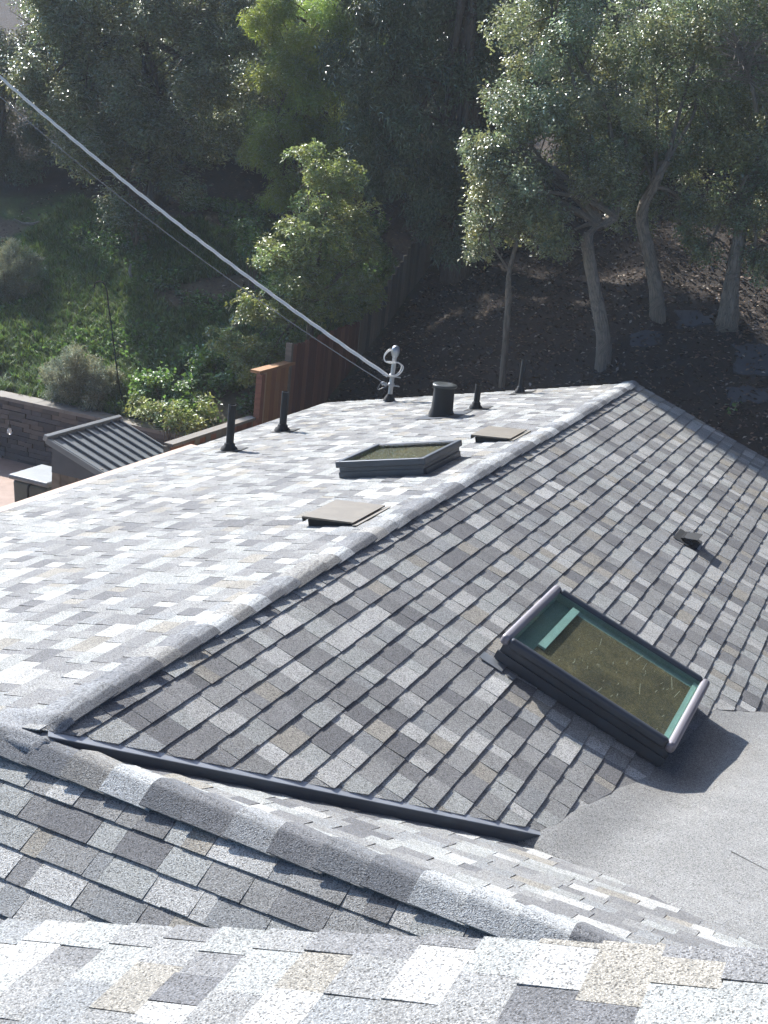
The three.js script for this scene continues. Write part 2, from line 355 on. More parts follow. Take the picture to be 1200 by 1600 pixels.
// ridge caps: folded pieces, each lapping the next, lifted at the exposed end
function cap(slL, slR, u, len, wL, wR, lowH, highH, tone, name, parent) {
  // cross section from left slope over the ridge to the right slope
  const prof = [];
  const e1 = slL.s, e2 = slR.s, nL = slL.n, nR = slR.n, O = slL.O, ax = slL.u;
  const N = 9, sec = (du, h) => {
    const r = [];
    for (let i = 0; i <= N; i++) {
      const t = [-1, -0.5, -0.13, -0.04, 0.03, 0.14, 0.3, 0.6, 0.85, 1][i];   // -1 left edge .. 1 right edge
      const d = t < 0 ? -t * wL : t * wR, dir = t < 0 ? e1 : e2, nn = t < 0 ? nL : nR;
      const round = Math.max(0, 1 - Math.abs(d) / 0.02);
      r.push(O.clone().addScaledVector(ax, du).addScaledVector(dir, d).addScaledVector(nn, h * (1 - 0.25 * Math.abs(t))).addScaledVector(UP, -0.006 * round * round + 0.004));
    }
    return r;
  };
  const a = sec(u, lowH), b = sec(u + len, highH), b2 = sec(u + len, highH - 0.01), pos = [], uv = [], col = [], idx = [];
  const add = (p, x, y) => { const w = W(p); pos.push(w.x, w.y, w.z); uv.push(x / 1.3, y / 1.3); const k = tone; col.push(k[0], k[1], k[2]); return pos.length / 3 - 1; };
  const rowOf = (r, du) => r.map((p, i) => add(p, du + u * 0.77, i / N * (wL + wR) + u * 3.1));
  const A = rowOf(a, 0), B = rowOf(b, len);
  for (let i = 0; i < N; i++) idx.push(A[i], B[i], A[i + 1], B[i], B[i + 1], A[i + 1]);
  const C = rowOf(b, len), D = rowOf(b2, len + 0.007);
  for (let i = 0; i < N; i++) idx.push(C[i], D[i], C[i + 1], D[i], D[i + 1], C[i + 1]);
  // edges along both sides
  const side = (i) => { const q = [a[i], b[i], b2[i], a[i].clone().addScaledVector(UP, -0.004)].map((p, k) => add(p, k * 0.1, 0)); idx.push(q[0], q[1], q[2], q[0], q[2], q[3]); };
  side(0); side(N);
  const g = new THREE.BufferGeometry(); g.setAttribute('position', new THREE.Float32BufferAttribute(pos, 3)); g.setAttribute('uv', new THREE.Float32BufferAttribute(uv, 2)); g.setAttribute('color', new THREE.Float32BufferAttribute(col, 3)); g.setIndex(idx); g.computeVertexNormals();
  const n = g.attributes.normal; if (n.getY(4) < 0) { const ix = g.index.array; for (let i = 0; i < ix.length; i += 3) { const t = ix[i]; ix[i] = ix[i + 1]; ix[i + 1] = t; } g.computeVertexNormals(); }
  return part(name, g, shingleMat, parent);
}
const capTones = [[0.31, 0.315, 0.32], [0.45, 0.455, 0.45], [0.6, 0.61, 0.6], [0.4, 0.385, 0.355], [0.235, 0.24, 0.25], [0.28, 0.28, 0.285]];
const capTone = () => { const t = capTones[Math.floor(rnd() * capTones.length)], k = rr(0.92, 1.08); return t.map((c) => c * k); };
{
  const ridge = part('ridge', boxF(RA.P(0, 0, -0.06), RA.u.clone().multiplyScalar(11.4), RA.s.clone().multiplyScalar(0.03), UP.clone().multiplyScalar(0.03)), deckMat, house, 'long ridge line running away to the far gable');
  for (let u = 0.029; u < 11.4; u += 0.193) cap(RA, RB, u - 0.05, 0.243, 0.135 + rr(-0.004, 0.004), 0.062 + rr(-0.006, 0.006), 0.014, 0.039 + rr(-0.004, 0.006), capTone(), 'ridge_cap', ridge);
  const ridge2 = part('ridge', boxF(RC.P(-2.2, 0, -0.06), RC.u.clone().multiplyScalar(5.5), RC.s.clone().multiplyScalar(0.03), UP.clone().multiplyScalar(0.03)), deckMat, house, 'near ridge line crossing from the left edge');
  // exposed ends face left here: lay them along the reversed axis
  const rC = { ...RC, u: RC.u.clone().negate() }, rD = { ...RD, u: RC.u.clone().negate() };
  for (let u = -3.3; u < 2.2; u += 0.21) cap(rD, rC, u - 0.05, 0.26, 0.15 + rr(-0.004, 0.004), 0.125 + rr(-0.004, 0.004), 0.016, 0.043 + rr(-0.004, 0.005), capTone(), 'ridge_cap', ridge2);
}
// metal drip edge along the cut edge of the right-hand slope, over the near slope
{
  const a = RB.P(edgeB[0][0], edgeB[0][1], 0), b = RB.P(edgeB[1][0] + 0.02, edgeB[1][1] + 0.02, 0), along = b.clone().sub(a), out = along.clone().normalize().cross(RB.n); if (out.z > 0) out.negate();
  const L = along.length(), dir = along.clone().normalize();
  const o = a.clone().addScaledVector(RB.n, 0.0005);
  const de = part('drip_edge', [boxF(o.clone().addScaledVector(out, 0.036).addScaledVector(RB.n, 0.0024), along, out.clone().multiplyScalar(0.004), UP.clone().multiplyScalar(-0.085)),
    boxF(o.clone().addScaledVector(out, 0.03).addScaledVector(UP, -0.08), along.clone().addScaledVector(dir, 0.01), out.clone().multiplyScalar(0.015), UP.clone().multiplyScalar(-0.05))], M.flash, house);
  part('flange', boxF(o.clone().addScaledVector(out, -0.01), along, out.clone().multiplyScalar(0.0455), RB.n.clone().multiplyScalar(0.003)), std(lin(0.42, 0.44, 0.47), 0.5, { metalness: 0.2 }), de);
  // shingle pieces dressed over the step where the long ridge runs out on the near ridge
  const wDir = dirAz(AZC - Q), yOn = (sl, p) => (sl.c - sl.n.x * p.x - sl.n.z * p.z) / sl.n.y;
  for (let k = 0, c = -1.9; c < -1.1; k++, c += 0.21) {
    const row = (cc, lift) => [0.17, 0.11, 0.06, 0.02, -0.005].map((w, i) => { const p = J0.clone().addScaledVector(RC.u, cc).addScaledVector(wDir, w); p.y = w > 0 ? Math.max(yOn(RA, p), yOn(RD, p)) + 0.016 + lift - (w < 0.05 ? 0.012 : 0) : J0.y + 0.03 + lift; return p; });
    const a = row(c, 0.008), b = row(Math.min(c + 0.22, -0.9), 0.0), pos = [], uv = [], col = [], idx = [], tn = [[0.33, 0.335, 0.34], [0.4, 0.4, 0.4], [0.28, 0.28, 0.285]][k % 3];
    [a, b].forEach((r, m) => r.forEach((p, i) => { const q = W(p); pos.push(q.x, q.y, q.z); uv.push((m * 0.22 + k * 0.37) / 1.3, i * 0.07 / 1.3); col.push(...tn); }));
    for (let i = 0; i < 4; i++) idx.push(i, i + 1, i + 5, i + 1, i + 6, i + 5);
    const g = new THREE.BufferGeometry(); g.setAttribute('position', new THREE.Float32BufferAttribute(pos, 3)); g.setAttribute('uv', new THREE.Float32BufferAttribute(uv, 2)); g.setAttribute('color', new THREE.Float32BufferAttribute(col, 3)); g.setIndex(idx); g.computeVertexNormals(); if (g.attributes.normal.getY(2) < 0) { const ix = g.index.array; for (let i = 0; i < ix.length; i += 3) { const t = ix[i]; ix[i] = ix[i + 1]; ix[i + 1] = t; } g.computeVertexNormals(); }
    part('saddle_shingle', g, shingleMat, house);
  }
  // last cap of the long ridge, dressed down over the near ridge
  const N = 18, pos = [], uv = [], col = [], idx = [], edge = edgeB[0];
  for (let j = 0; j <= N; j++) for (let i = 0; i <= N; i++) {
    const u = -0.2 + 0.255 * j / N, v = -0.075 + 0.4 * i / N, p = plan(u, v, 0), ab = Math.min(yOn(RA, p), yOn(RB, p)), cd = Math.min(yOn(RC, p), yOn(RD, p));
    const w = step(-0.17, 0.03, u), d = (ab - cd) * w, k = 0.03, sm2 = cd + (Math.max(d, 0) + Math.max(0, k - Math.abs(d)) ** 2 / (4 * k)), rim = i === 0 || j === 0 || i === N;
    p.y = sm2 + 0.038 - (rim ? 0.014 : 0);
    const q = W(p); pos.push(q.x, q.y, q.z); uv.push(u / 1.3, v / 1.3); col.push(0.36, 0.365, 0.37);
    if (i < N && j < N) { const a = j * (N + 1) + i; idx.push(a, a + 1, a + N + 1, a + 1, a + N + 2, a + N + 1); }
  }
  const g = new THREE.BufferGeometry(); g.setAttribute('position', new THREE.Float32BufferAttribute(pos, 3)); g.setAttribute('uv', new THREE.Float32BufferAttribute(uv, 2)); g.setAttribute('color', new THREE.Float32BufferAttribute(col, 3)); g.setIndex(idx); g.computeVertexNormals();
  if (g.attributes.normal.getY(N * 4 + 8) < 0) { const ix = g.index.array; for (let i = 0; i < ix.length; i += 3) { const t = ix[i]; ix[i] = ix[i + 1]; ix[i + 1] = t; } g.computeVertexNormals(); }
  part('saddle_shingle', g, shingleMat, house);
}
// valley strip at the left edge
{
  const f = (u) => { let lo = 0, hi = 3; for (let i = 0; i < 40; i++) { const m = (lo + hi) / 2; if (RD.n.dot(RA.P(u, m)) - RD.c > 0) lo = m; else hi = m; } return lo; };
  const a = RA.P(0.05, f(0.05), 0.012), b = RA.P(0.9, f(0.9), 0.012), al = b.clone().sub(a), cr = al.clone().normalize().cross(UP).normalize();
  part('valley_flashing', boxF(a.addScaledVector(cr, -0.045), al, cr.clone().multiplyScalar(0.09), UP.clone().multiplyScalar(0.004)), M.valley, house);
}
// low-slope roof in roll roofing, lapped in sheets, turned up onto the right-hand slope
{
  const c0 = S3(1.045, -3.62, 6.225), ga = 0.138, gb = -0.183, yF = (x, z) => c0.y + ga * (x - c0.x) + gb * (z - c0.z);
  const top = [[1.3, 1.9, -0.16], ...bottomB.slice(0, 8)].map(([u, s, h]) => RB.P(u, s - 0.035, h ?? -0.0002));
  const pos = [], uv = [], idx = [], rows = 26, colsPer = 8, P = [];
  for (let i = 0; i + 1 < top.length; i++) for (let k = 0; k < colsPer + (i + 2 === top.length ? 1 : 0); k++) P.push(top[i].clone().lerp(top[i + 1], k / colsPer));
  const low = (t) => { const a = S3(0.9, 0, 6.2), b = S3(1.9, 0, 4.93), c = S3(3.2, 0, 2.9), d = S3(8, 0, 3.4); const q = t < 0.28 ? a.lerp(b, t / 0.28) : t < 0.55 ? b.lerp(c, (t - 0.28) / 0.27) : c.lerp(d, (t - 0.55) / 0.45); q.y = yF(q.x, q.z) + 0.012; return q; };
  const n = P.length;
  for (let i = 0; i < n; i++) for (let j = 0; j <= rows; j++) {
    const t = i / (n - 1), b = low(t), w = j / rows, q = P[i].clone().lerp(b, w), d = Math.hypot(q.x - P[i].x, q.z - P[i].z);
    const blend = step(0.03, 0.75, d), flat = yF(q.x, q.z) + 0.004 * Math.sin(q.x * 5 + q.z * 3) + 0.01 * (fbm(q.x * 2.2, q.z * 2.2) - 0.5);
    q.y = P[i].y * (1 - blend) + Math.min(flat, P[i].y + 9) * blend; if (j === 0) q.y = P[i].y;
    const w3 = W(q); pos.push(w3.x, w3.y, w3.z); uv.push(q.x / 1.3, q.z / 1.3);
    if (i < n - 1 && j < rows) { const a = i * (rows + 1) + j; idx.push(a, a + 1, a + rows + 1, a + 1, a + rows + 2, a + rows + 1); }
  }
  const g = new THREE.BufferGeometry(); g.setAttribute('position', new THREE.Float32BufferAttribute(pos, 3)); g.setAttribute('uv', new THREE.Float32BufferAttribute(uv, 2)); g.setIndex(idx); g.computeVertexNormals();
  if (g.attributes.normal.getY(40) < 0) { const x = g.index.array; for (let i = 0; i < x.length; i += 3) { const t = x[i]; x[i] = x[i + 1]; x[i + 1] = t; } g.computeVertexNormals(); }
  const f = part('low_slope_roof', g, rollMat, house, 'low slope of grey granulated roll roofing at the right');
  // lapped sheets, 4 mm thick, with their own edges
  const sheet = (a, b, w, lift) => {
    const out = emptyOut(), N = 12, dir = b.clone().sub(a).normalize(), sd = S3(dir.z, 0, -dir.x);
    for (let k = 0; k < N; k++) {
      const q = [0, 1].map((e) => a.clone().lerp(b, (k + e) / N));
      const c = [q[0], q[1], q[1].clone().addScaledVector(sd, w), q[0].clone().addScaledVector(sd, w)].map((p) => p.setY(yF(p.x, p.z) + 0.01 * (fbm(p.x * 2.2, p.z * 2.2) - 0.5) + 0.004 * Math.sin(p.x * 5 + p.z * 3) + lift));
      solid([c, c.map((p) => p.clone().setY(p.y - 0.005)), [c[2], c[3], c[3].clone().setY(c[3].y - 0.006), c[2].clone().setY(c[2].y - 0.006)], [c[0], c[1], c[1].clone().setY(c[1].y - 0.006), c[0].clone().setY(c[0].y - 0.006)]], (p) => [p.x / 1.3 + lift * 31, p.z / 1.3], null, out);
    }
    return toGeo(out);
  };
  part('roofing_sheet', sheet(S3(2.0, 0, 6.1), S3(5.5, 0, 7.6), 0.95, 0.007), rollMat, f);
  part('roofing_sheet', sheet(S3(2.35, 0, 5.25), S3(6.0, 0, 6.75), 0.95, 0.011), rollMat, f);
  part('roofing_sheet', sheet(S3(2.7, 0, 4.4), S3(6.4, 0, 5.9), 0.95, 0.007), rollMat, f);
}
// walls, eaves board and gable below the roof
part('wall', [boxF(plan(0, 3.7, -6), RA.u.clone().multiplyScalar(11.1), vDir.clone().multiplyScalar(-0.2), UP.clone().multiplyScalar(2.22)),
  boxF(plan(10.9, -3.4, -6), RA.u.clone().multiplyScalar(0.2), vDir.clone().multiplyScalar(7), UP.clone().multiplyScalar(1.9)),
  boxF(plan(5.5, -3.6, -6), RA.u.clone().multiplyScalar(5.4), vDir.clone().multiplyScalar(0.2), UP.clone().multiplyScalar(1.6))], M.stucco, house);
part('eaves_board', boxF(RA.P(3.2, 4.31, -0.01), RA.u.clone().multiplyScalar(5.0), vDir.clone().multiplyScalar(0.12), UP.clone().multiplyScalar(-0.16)), M.fascia, house, 'peach painted board along the left eave');
part('gutter', boxF(RA.P(3.0, 4.31, -0.02).addScaledVector(vDir, 0.122), RA.u.clone().multiplyScalar(5.2), vDir.clone().multiplyScalar(0.02), UP.clone().multiplyScalar(-0.12)), std(lin(0.1, 0.05, 0.04), 0.5), house);
part('rake_board', boxF(RG.P(2.548, -0.2, -0.005), RG.s.clone().multiplyScalar(3.5), RG.u.clone().multiplyScalar(0.006), RG.n.clone().multiplyScalar(-0.1)), M.flash, house);

// ---------------------------------------------------------------- things standing on the roof
const q2 = (sl, u, s, h) => sl.P(u, s, h);
// hollow rectangular frame on a slope made of four bars; returns array of geometries
function frameBars(sl, u0, u1, s0, s1, h, w, t, r = 0.35) {
  const m = w / 2, c = h + t / 2;
  return [bar(sl.P(u0, s0 + m, c), sl.P(u1, s0 + m, c), sl.n, w, t, r), bar(sl.P(u0, s1 - m, c), sl.P(u1, s1 - m, c), sl.n, w, t, r),
    bar(sl.P(u0 + m, s0 + w * 0.9, c - 0.001), sl.P(u0 + m, s1 - w * 0.9, c - 0.001), sl.n, w, t, r), bar(sl.P(u1 - m, s0 + w * 0.9, c - 0.001), sl.P(u1 - m, s1 - w * 0.9, c - 0.001), sl.n, w, t, r)];
}
const slab = (sl, u0, u1, s0, s1, h0, h1, uvk = 1) => boxF(sl.P(u0, s0, h0), sl.u.clone().multiplyScalar(u1 - u0), sl.s.clone().multiplyScalar(s1 - s0), sl.n.clone().multiplyScalar(h1 - h0), uvk);
function curb(sl, u0, u1, s0, s1, h, t) { return [slab(sl, u0, u1, s0, s0 + t, -0.02, h), slab(sl, u0, u1, s1 - t, s1, -0.02, h), slab(sl, u0, u0 + t, s0 + t, s1 - t, -0.02, h), slab(sl, u1 - t, u1, s0 + t, s1 - t, -0.02, h)]; }
const glassMat = new THREE.MeshPhysicalMaterial({ color: lin(0.93, 0.97, 0.95), transmission: 1, thickness: 0, roughness: 0.02, ior: 1.5 });
const grime = texture(1024, (u, v) => {
  let k = 0.34 + 0.3 * pnoise(u * 160, v * 160, 160) + 0.16 * (pnoise(u * 14, v * 14, 14) - 0.5) + 0.35 * (hash(u * 512, v * 512) - 0.5) + 0.16 * (pnoise(u * 5 + 3, v * 5, 5) - 0.5); if (hash(u * 400 + 7, v * 400) > 0.985) k += 0.35;
  return [k * 0.78, k * 0.67, k * 0.46];
}, true);
const blindMat = new THREE.MeshStandardMaterial({ map: grime, roughness: 0.85 });
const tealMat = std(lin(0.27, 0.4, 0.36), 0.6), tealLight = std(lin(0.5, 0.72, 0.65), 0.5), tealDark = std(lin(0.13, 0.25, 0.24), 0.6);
const scratchMat = std(lin(0.72, 0.67, 0.5), 0.8);
{
  const [u0, u1, s0, s1] = [2.95, 4.13, 1.21, 2.472], H = 0.195;
  const t = thing('roof_skylight', 'large dark framed skylight with brown blind and teal edges on right slope', 'skylight', RB.P((u0 + u1) / 2, (s0 + s1) / 2, 0), 'roof skylights');
  part('curb', [...curb(RB, u0 + 0.03, u1 - 0.03, s0 + 0.03, s1 - 0.03, H - 0.02, 0.025), slab(RB, u0 + 0.012, u0 + 0.03, s0 + 0.02, s1 - 0.02, 0.03, 0.085), slab(RB, u0 + 0.1, u1 - 0.1, s1 - 0.03, s1 - 0.012, 0.03, 0.085)], M.slate, t);
  const fr = frameBars(RB, u0, u1, s0, s1, H - 0.06, 0.062, 0.075, 0.45);
  for (const k of [0, 1]) part('frame_bar', fr[k], M.frame, t, 'grey rounded end bar'); for (const k of [2, 3]) part('frame_bar', fr[k], M.slate, t);
  part('pane', slab(RB, u0 + 0.045, u1 - 0.045, s0 + 0.045, s1 - 0.045, H - 0.012, H - 0.008), glassMat, t);
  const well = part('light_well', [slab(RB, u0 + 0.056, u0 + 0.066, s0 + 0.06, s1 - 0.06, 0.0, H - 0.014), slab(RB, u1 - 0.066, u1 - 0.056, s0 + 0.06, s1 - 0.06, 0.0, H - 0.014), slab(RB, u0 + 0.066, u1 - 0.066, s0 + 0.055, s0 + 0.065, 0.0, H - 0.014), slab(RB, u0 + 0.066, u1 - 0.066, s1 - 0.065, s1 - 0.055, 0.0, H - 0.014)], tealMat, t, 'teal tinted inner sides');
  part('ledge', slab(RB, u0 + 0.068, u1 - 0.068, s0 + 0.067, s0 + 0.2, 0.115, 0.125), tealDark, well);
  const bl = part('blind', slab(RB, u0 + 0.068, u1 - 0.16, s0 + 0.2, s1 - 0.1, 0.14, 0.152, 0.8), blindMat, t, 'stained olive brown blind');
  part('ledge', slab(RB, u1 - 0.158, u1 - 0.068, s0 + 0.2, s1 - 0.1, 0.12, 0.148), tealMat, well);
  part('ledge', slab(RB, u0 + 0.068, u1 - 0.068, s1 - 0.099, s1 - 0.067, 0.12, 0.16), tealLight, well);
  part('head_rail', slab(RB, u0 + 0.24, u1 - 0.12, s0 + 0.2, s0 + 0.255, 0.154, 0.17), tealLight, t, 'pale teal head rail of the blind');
  for (let k = 0; k < 38; k++) { const u = rr(u0 + 0.15, u1 - 0.25), s = rr(s0 + 0.34, s1 - 0.13), l = k % 6 ? rr(0.012, 0.05) : rr(0.08, 0.2), a = rr(-0.25, 0.25); part('scratch', bar(RB.P(u, s, 0.153), RB.P(u + l * Math.cos(a), s + l * Math.sin(a), 0.153), RB.n, rr(0.002, 0.0045), 0.0015), scratchMat, bl); }
  part('flashing', [slab(RB, u0 - 0.07, u0 + 0.03, s0 - 0.05, s0 + 0.12, 0.012, 0.016), slab(RB, u0 - 0.075, u0 - 0.02, s0 + 0.16, s0 + 0.21, 0.012, 0.02)], M.galv, t, 'pale metal flashing tabs at the upper corner');
}
{
  const [u0, u1, s0, s1] = [5.76, 6.68, 0.48, 1.35], H = 0.16;
  const t = thing('roof_skylight', 'smaller square skylight with dark raised curb on the bright left slope', 'skylight', RA.P((u0 + u1) / 2, (s0 + s1) / 2, 0), 'roof skylights');
  part('curb', [...curb(RA, u0 + 0.025, u1 - 0.025, s0 + 0.025, s1 - 0.025, H - 0.05, 0.03), slab(RA, u0 + 0.012, u0 + 0.025, s0 + 0.03, s1 - 0.02, 0.005, 0.06), slab(RA, u0 + 0.04, u1 - 0.04, s0 + 0.012, s0 + 0.025, 0.005, 0.06)], M.slate, t);
  for (const g of frameBars(RA, u0, u1, s0, s1, H - 0.06, 0.05, 0.06, 0.2)) part('frame_bar', g, M.slate, t);
  part('pane', slab(RA, u0 + 0.045, u1 - 0.045, s0 + 0.045, s1 - 0.045, H - 0.012, H - 0.008), glassMat, t);
  part('blind', slab(RA, u0 + 0.056, u1 - 0.056, s0 + 0.056, s1 - 0.056, H - 0.05, H - 0.04, 1.3), new THREE.MeshStandardMaterial({ map: grime, color: lin(1.0, 1.0, 1.0), roughness: 0.8 }), t, 'dusty olive panel under the glass');
}
// low slant-back vents on the left slope
for (const [u0, u1, s0, s1, label] of [[3.86, 4.44, 0.31, 0.7, 'tan slant back roof vent nearest to the long ridge, below the square skylight'], [7.4, 7.92, 0.28, 0.66, 'brown slant back roof vent beyond the square skylight, close to the ridge']]) {
  const t = thing('slant_back_vent', label, 'roof vent', RA.P((u0 + u1) / 2, (s0 + s1) / 2, 0), 'low tan roof vents');
  const h0 = 0.02, h1 = 0.09, wedge = (a, b, c, d, lo0, lo1, hi0, hi1) => toGeo(solid([
    [[a, c, hi0], [b, c, hi0], [b, d, hi1], [a, d, hi1]], [[a, c, lo0], [b, c, lo0], [b, d, lo1], [a, d, lo1]], [[a, c, lo0], [a, d, lo1], [a, d, hi1], [a, c, hi0]], [[b, c, lo0], [b, d, lo1], [b, d, hi1], [b, c, hi0]], [[a, c, lo0], [b, c, lo0], [b, c, hi0], [a, c, hi0]], [[a, d, lo1], [b, d, lo1], [b, d, hi1], [a, d, hi1]],
  ].map((f) => f.map(([u, s, h]) => RA.P(u, s, h))), (p) => [p.x * 2, p.z * 2], null, emptyOut()));
  part('base', wedge(u0 + 0.02, u1 - 0.02, s0 + 0.02, s1 - 0.03, 0.002, 0.002, h0, h1 - 0.03), M.vent, t);
  part('hood', wedge(u0, u1, s0 - 0.02, s1, h0 + 0.001, h1 - 0.016, h0 + 0.012, h1), M.tan, t);
  part('flange', slab(RA, u0 - 0.025, u1 + 0.025, s0 - 0.06, s0 - 0.022, 0.013, 0.017), M.tan, t);
  part('lip', wedge(u0 + 0.002, u1 - 0.002, s1 + 0.001, s1 + 0.008, h1 - 0.04, h1 - 0.045, h1 - 0.002, h1 - 0.006), M.slate, t);
}
// small exhaust vent on the right slope
{
  const u0 = 7.05, u1 = 7.28, s0 = 1.66, s1 = 1.8, o = emptyOut();
  const t = thing('exhaust_vent', 'small dark hooded exhaust vent alone on the right slope above the big skylight', 'roof vent', RB.P(7.15, 1.75, 0));
  part('hood', toGeo(solid([[[u0, s0, 0.035], [u1, s0, 0.035], [u1, s1, 0.095], [u0, s1, 0.095]], [[u0, s0, 0.022], [u1, s0, 0.022], [u1, s1, 0.082], [u0, s1, 0.082]], [[u0, s0, 0.022], [u0, s1, 0.082], [u0, s1, 0.095], [u0, s0, 0.035]], [[u1, s0, 0.022], [u1, s1, 0.082], [u1, s1, 0.095], [u1, s0, 0.035]], [[u0, s1, 0.082], [u1, s1, 0.082], [u1, s1, 0.095], [u0, s1, 0.095]]].map((f) => f.map((p) => RB.P(...p))), (p) => [p.x, p.z], null, o)), M.vent, t);
  part('body', slab(RB, u0 + 0.02, u1 - 0.02, s0 + 0.005, s1 - 0.045, 0.0, 0.042), M.vent, t);
  for (const a of [u0 + 0.003, u1 - 0.01]) part('cheek', slab(RB, a, a + 0.007, s0 + 0.02, s1 - 0.02, 0.005, 0.05), M.vent, t);
  part('flange', slab(RB, u0 - 0.05, u1 + 0.05, s0 - 0.06, s1 + 0.03, 0.012, 0.015), M.vent, t);
}
// plumbing vent pipes
for (const [u, s, h, label, r] of [[7.653, 3.59, 0.52, 'tall black vent pipe closest to the left eave, nearest the low fence', 0.043], [8.901, 3.599, 0.485, 'black vent pipe in front of the orange fence panel', 0.043], [9.883, 1.524, 0.3, 'short black vent pipe just right of the wide round vent', 0.036], [11.151, 1.39, 0.435, 'thin black vent pipe at the far edge of the left slope', 0.03]]) {
  const b = RA.P(u, s, 0), t = thing('vent_pipe', label, 'vent pipe', b, 'black plumbing vents on the left slope');
  part('pipe', lathe(b, UP, [[r, -0.03], [r, h], [r * 0.82, h + 0.002], [r * 0.8, h - 0.05]], 20), M.vent, t);
  part('collar', lathe(b, UP, [[r * 2.3, 0.012], [r * 2.0, 0.045], [r * 1.45, 0.062], [r * 1.4, 0.085], [r * 1.02, 0.1]], 20), M.boot, t);
  part('flashing', slab(RA, u - 0.13, u + 0.13, s - 0.18, s + 0.1, 0.011, 0.0145), M.boot, t);
}
// wide round vent with flat cap
{
  const b = RA.P(9.47, 1.8, 0), t = thing('round_roof_vent', 'wide black cylindrical roof vent with a flat round cap', 'roof vent', b);
  part('body', lathe(b, UP, [[0.15, -0.02], [0.15, 0.03], [0.128, 0.09], [0.12, 0.3], [0.125, 0.33], [0.125, 0.35]], 32), M.vent, t);
  part('cap', lathe(b, UP, [[0.11, 0.35], [0.138, 0.352], [0.144, 0.366], [0.138, 0.38], [0.09, 0.386], [0.08, 0.378], [0.0, 0.372]], 32), std(lin(0.05, 0.055, 0.055), 0.35), t);
  part('flashing', slab(RA, 9.47 - 0.26, 9.47 + 0.26, 1.8 - 0.3, 1.8 + 0.22, 0.011, 0.0145), M.slate, t);
}
// service mast with weatherhead and cable loops
const mastBase = RA.P(11.139, 3.195, 0);
const mastDir = S3(0.02, 1, 0).normalize();
{
  const t = thing('service_mast', 'galvanised electric service mast with white cable loops at the far left slope', 'mast', mastBase);
  const m = (h) => mastBase.clone().addScaledVector(mastDir, h), px = (dx, h, dz = 0) => m(h).addScaledVector(S3(1, 0, 0), dx).add(S3(0, 0, dz));
  part('pipe', lathe(mastBase, mastDir, [[0.031, -0.03], [0.031, 0.62]], 18), M.galv, t);
  part('weatherhead', lathe(m(0.6), mastDir, [[0.033, 0], [0.045, 0.02], [0.056, 0.06], [0.056, 0.1], [0.043, 0.135], [0.02, 0.15], [0, 0.153]], 18), M.galv, t);
  part('collar', lathe(mastBase, UP, [[0.085, 0.012], [0.075, 0.04], [0.05, 0.08], [0.034, 0.11]], 18), M.boot, t);
  for (const h of [0.23, 0.35]) {
    const c = part('clamp', lathe(m(h - 0.02), mastDir, [[0.034, 0], [0.043, 0.004], [0.043, 0.04], [0.034, 0.044]], 16), M.galv, t);
    part('bolt', tube([px(-0.06, h), px(0.11, h - 0.012)], 0.008, 8), M.galv, c);
  }
  part('insulator', [lathe(px(-0.055, 0.225), S3(-1, 0.25, 0), [[0.012, 0], [0.03, 0.02], [0.018, 0.035], [0.03, 0.055], [0.012, 0.08]], 14), lathe(px(-0.06, 0.35), S3(-1, 0.2, 0), [[0.01, 0], [0.024, 0.02], [0.014, 0.035], [0.024, 0.05], [0.01, 0.07]], 14)], M.galv, t);
  for (const k of [0, 1]) {
    const d = k * 0.022, z = -0.04 - k * 0.02;
    part('cable_loop', tube([px(-0.02, 0.69, -0.03), px(-0.08, 0.68 + d, z), px(-0.135, 0.6 + d, z), px(-0.12, 0.545, z), px(-0.05, 0.525 + d, z - 0.02), px(0.05, 0.545, z - 0.02), px(0.1 + d, 0.5, z), px(0.09 + d, 0.43, z), px(0.03 + d, 0.37, z - 0.01), px(-0.05, 0.345 + d * 0.6, z)], 0.0085, 7, 60), M.cableWhite, t);
  }
  part('cable_loop', tube([px(-0.13, 0.27, -0.02), px(-0.16, 0.2, -0.03), px(-0.17, 0.155, -0.03), px(-0.1, 0.19, -0.04), px(-0.03, 0.235, -0.04)], 0.005, 6, 30), M.cableGrey, t);
  // overhead service drop: twisted bundle plus a thin line, both leaving to a pole up the street on the left
  const end = at(0, 85, 20), a0 = px(-0.06, 0.35, -0.03), dirv = end.clone().sub(a0), far = a0.clone().addScaledVector(dirv, 1.6);
  const sag = (p, q, n, s) => Array.from({ length: n + 1 }, (_, i) => { const x = i / n, v = p.clone().lerp(q, x); v.y -= s * 4 * x * (1 - x); return v; });
  const t2 = thing('overhead_cable', 'thick white twisted overhead cable running up left from the mast', 'cable', a0, 'overhead lines to the mast');
  const path = sag(a0, far, 80, 0.33), strands = [];
  for (let k = 0; k < 3; k++) part('strand', tube(path.map((p, i) => { const a = i * 0.95 + k * 2.094; return p.clone().add(S3(Math.cos(a) * 0.0125, Math.sin(a) * 0.0125, Math.sin(a) * 0.004)); }), k ? 0.0125 : 0.0135, 6, 400), M.cableWhite, t2);
  const b0 = px(-0.14, 0.27, -0.02), t3 = thing('overhead_line', 'thin grey overhead line just below the thick white cable', 'cable', b0, 'overhead lines to the mast');
  part('line', tube(sag(b0, far.clone().add(S3(0, -0.22, 0)), 40, 0.42), 0.0065, 6, 120), M.cableGrey, t3);
}

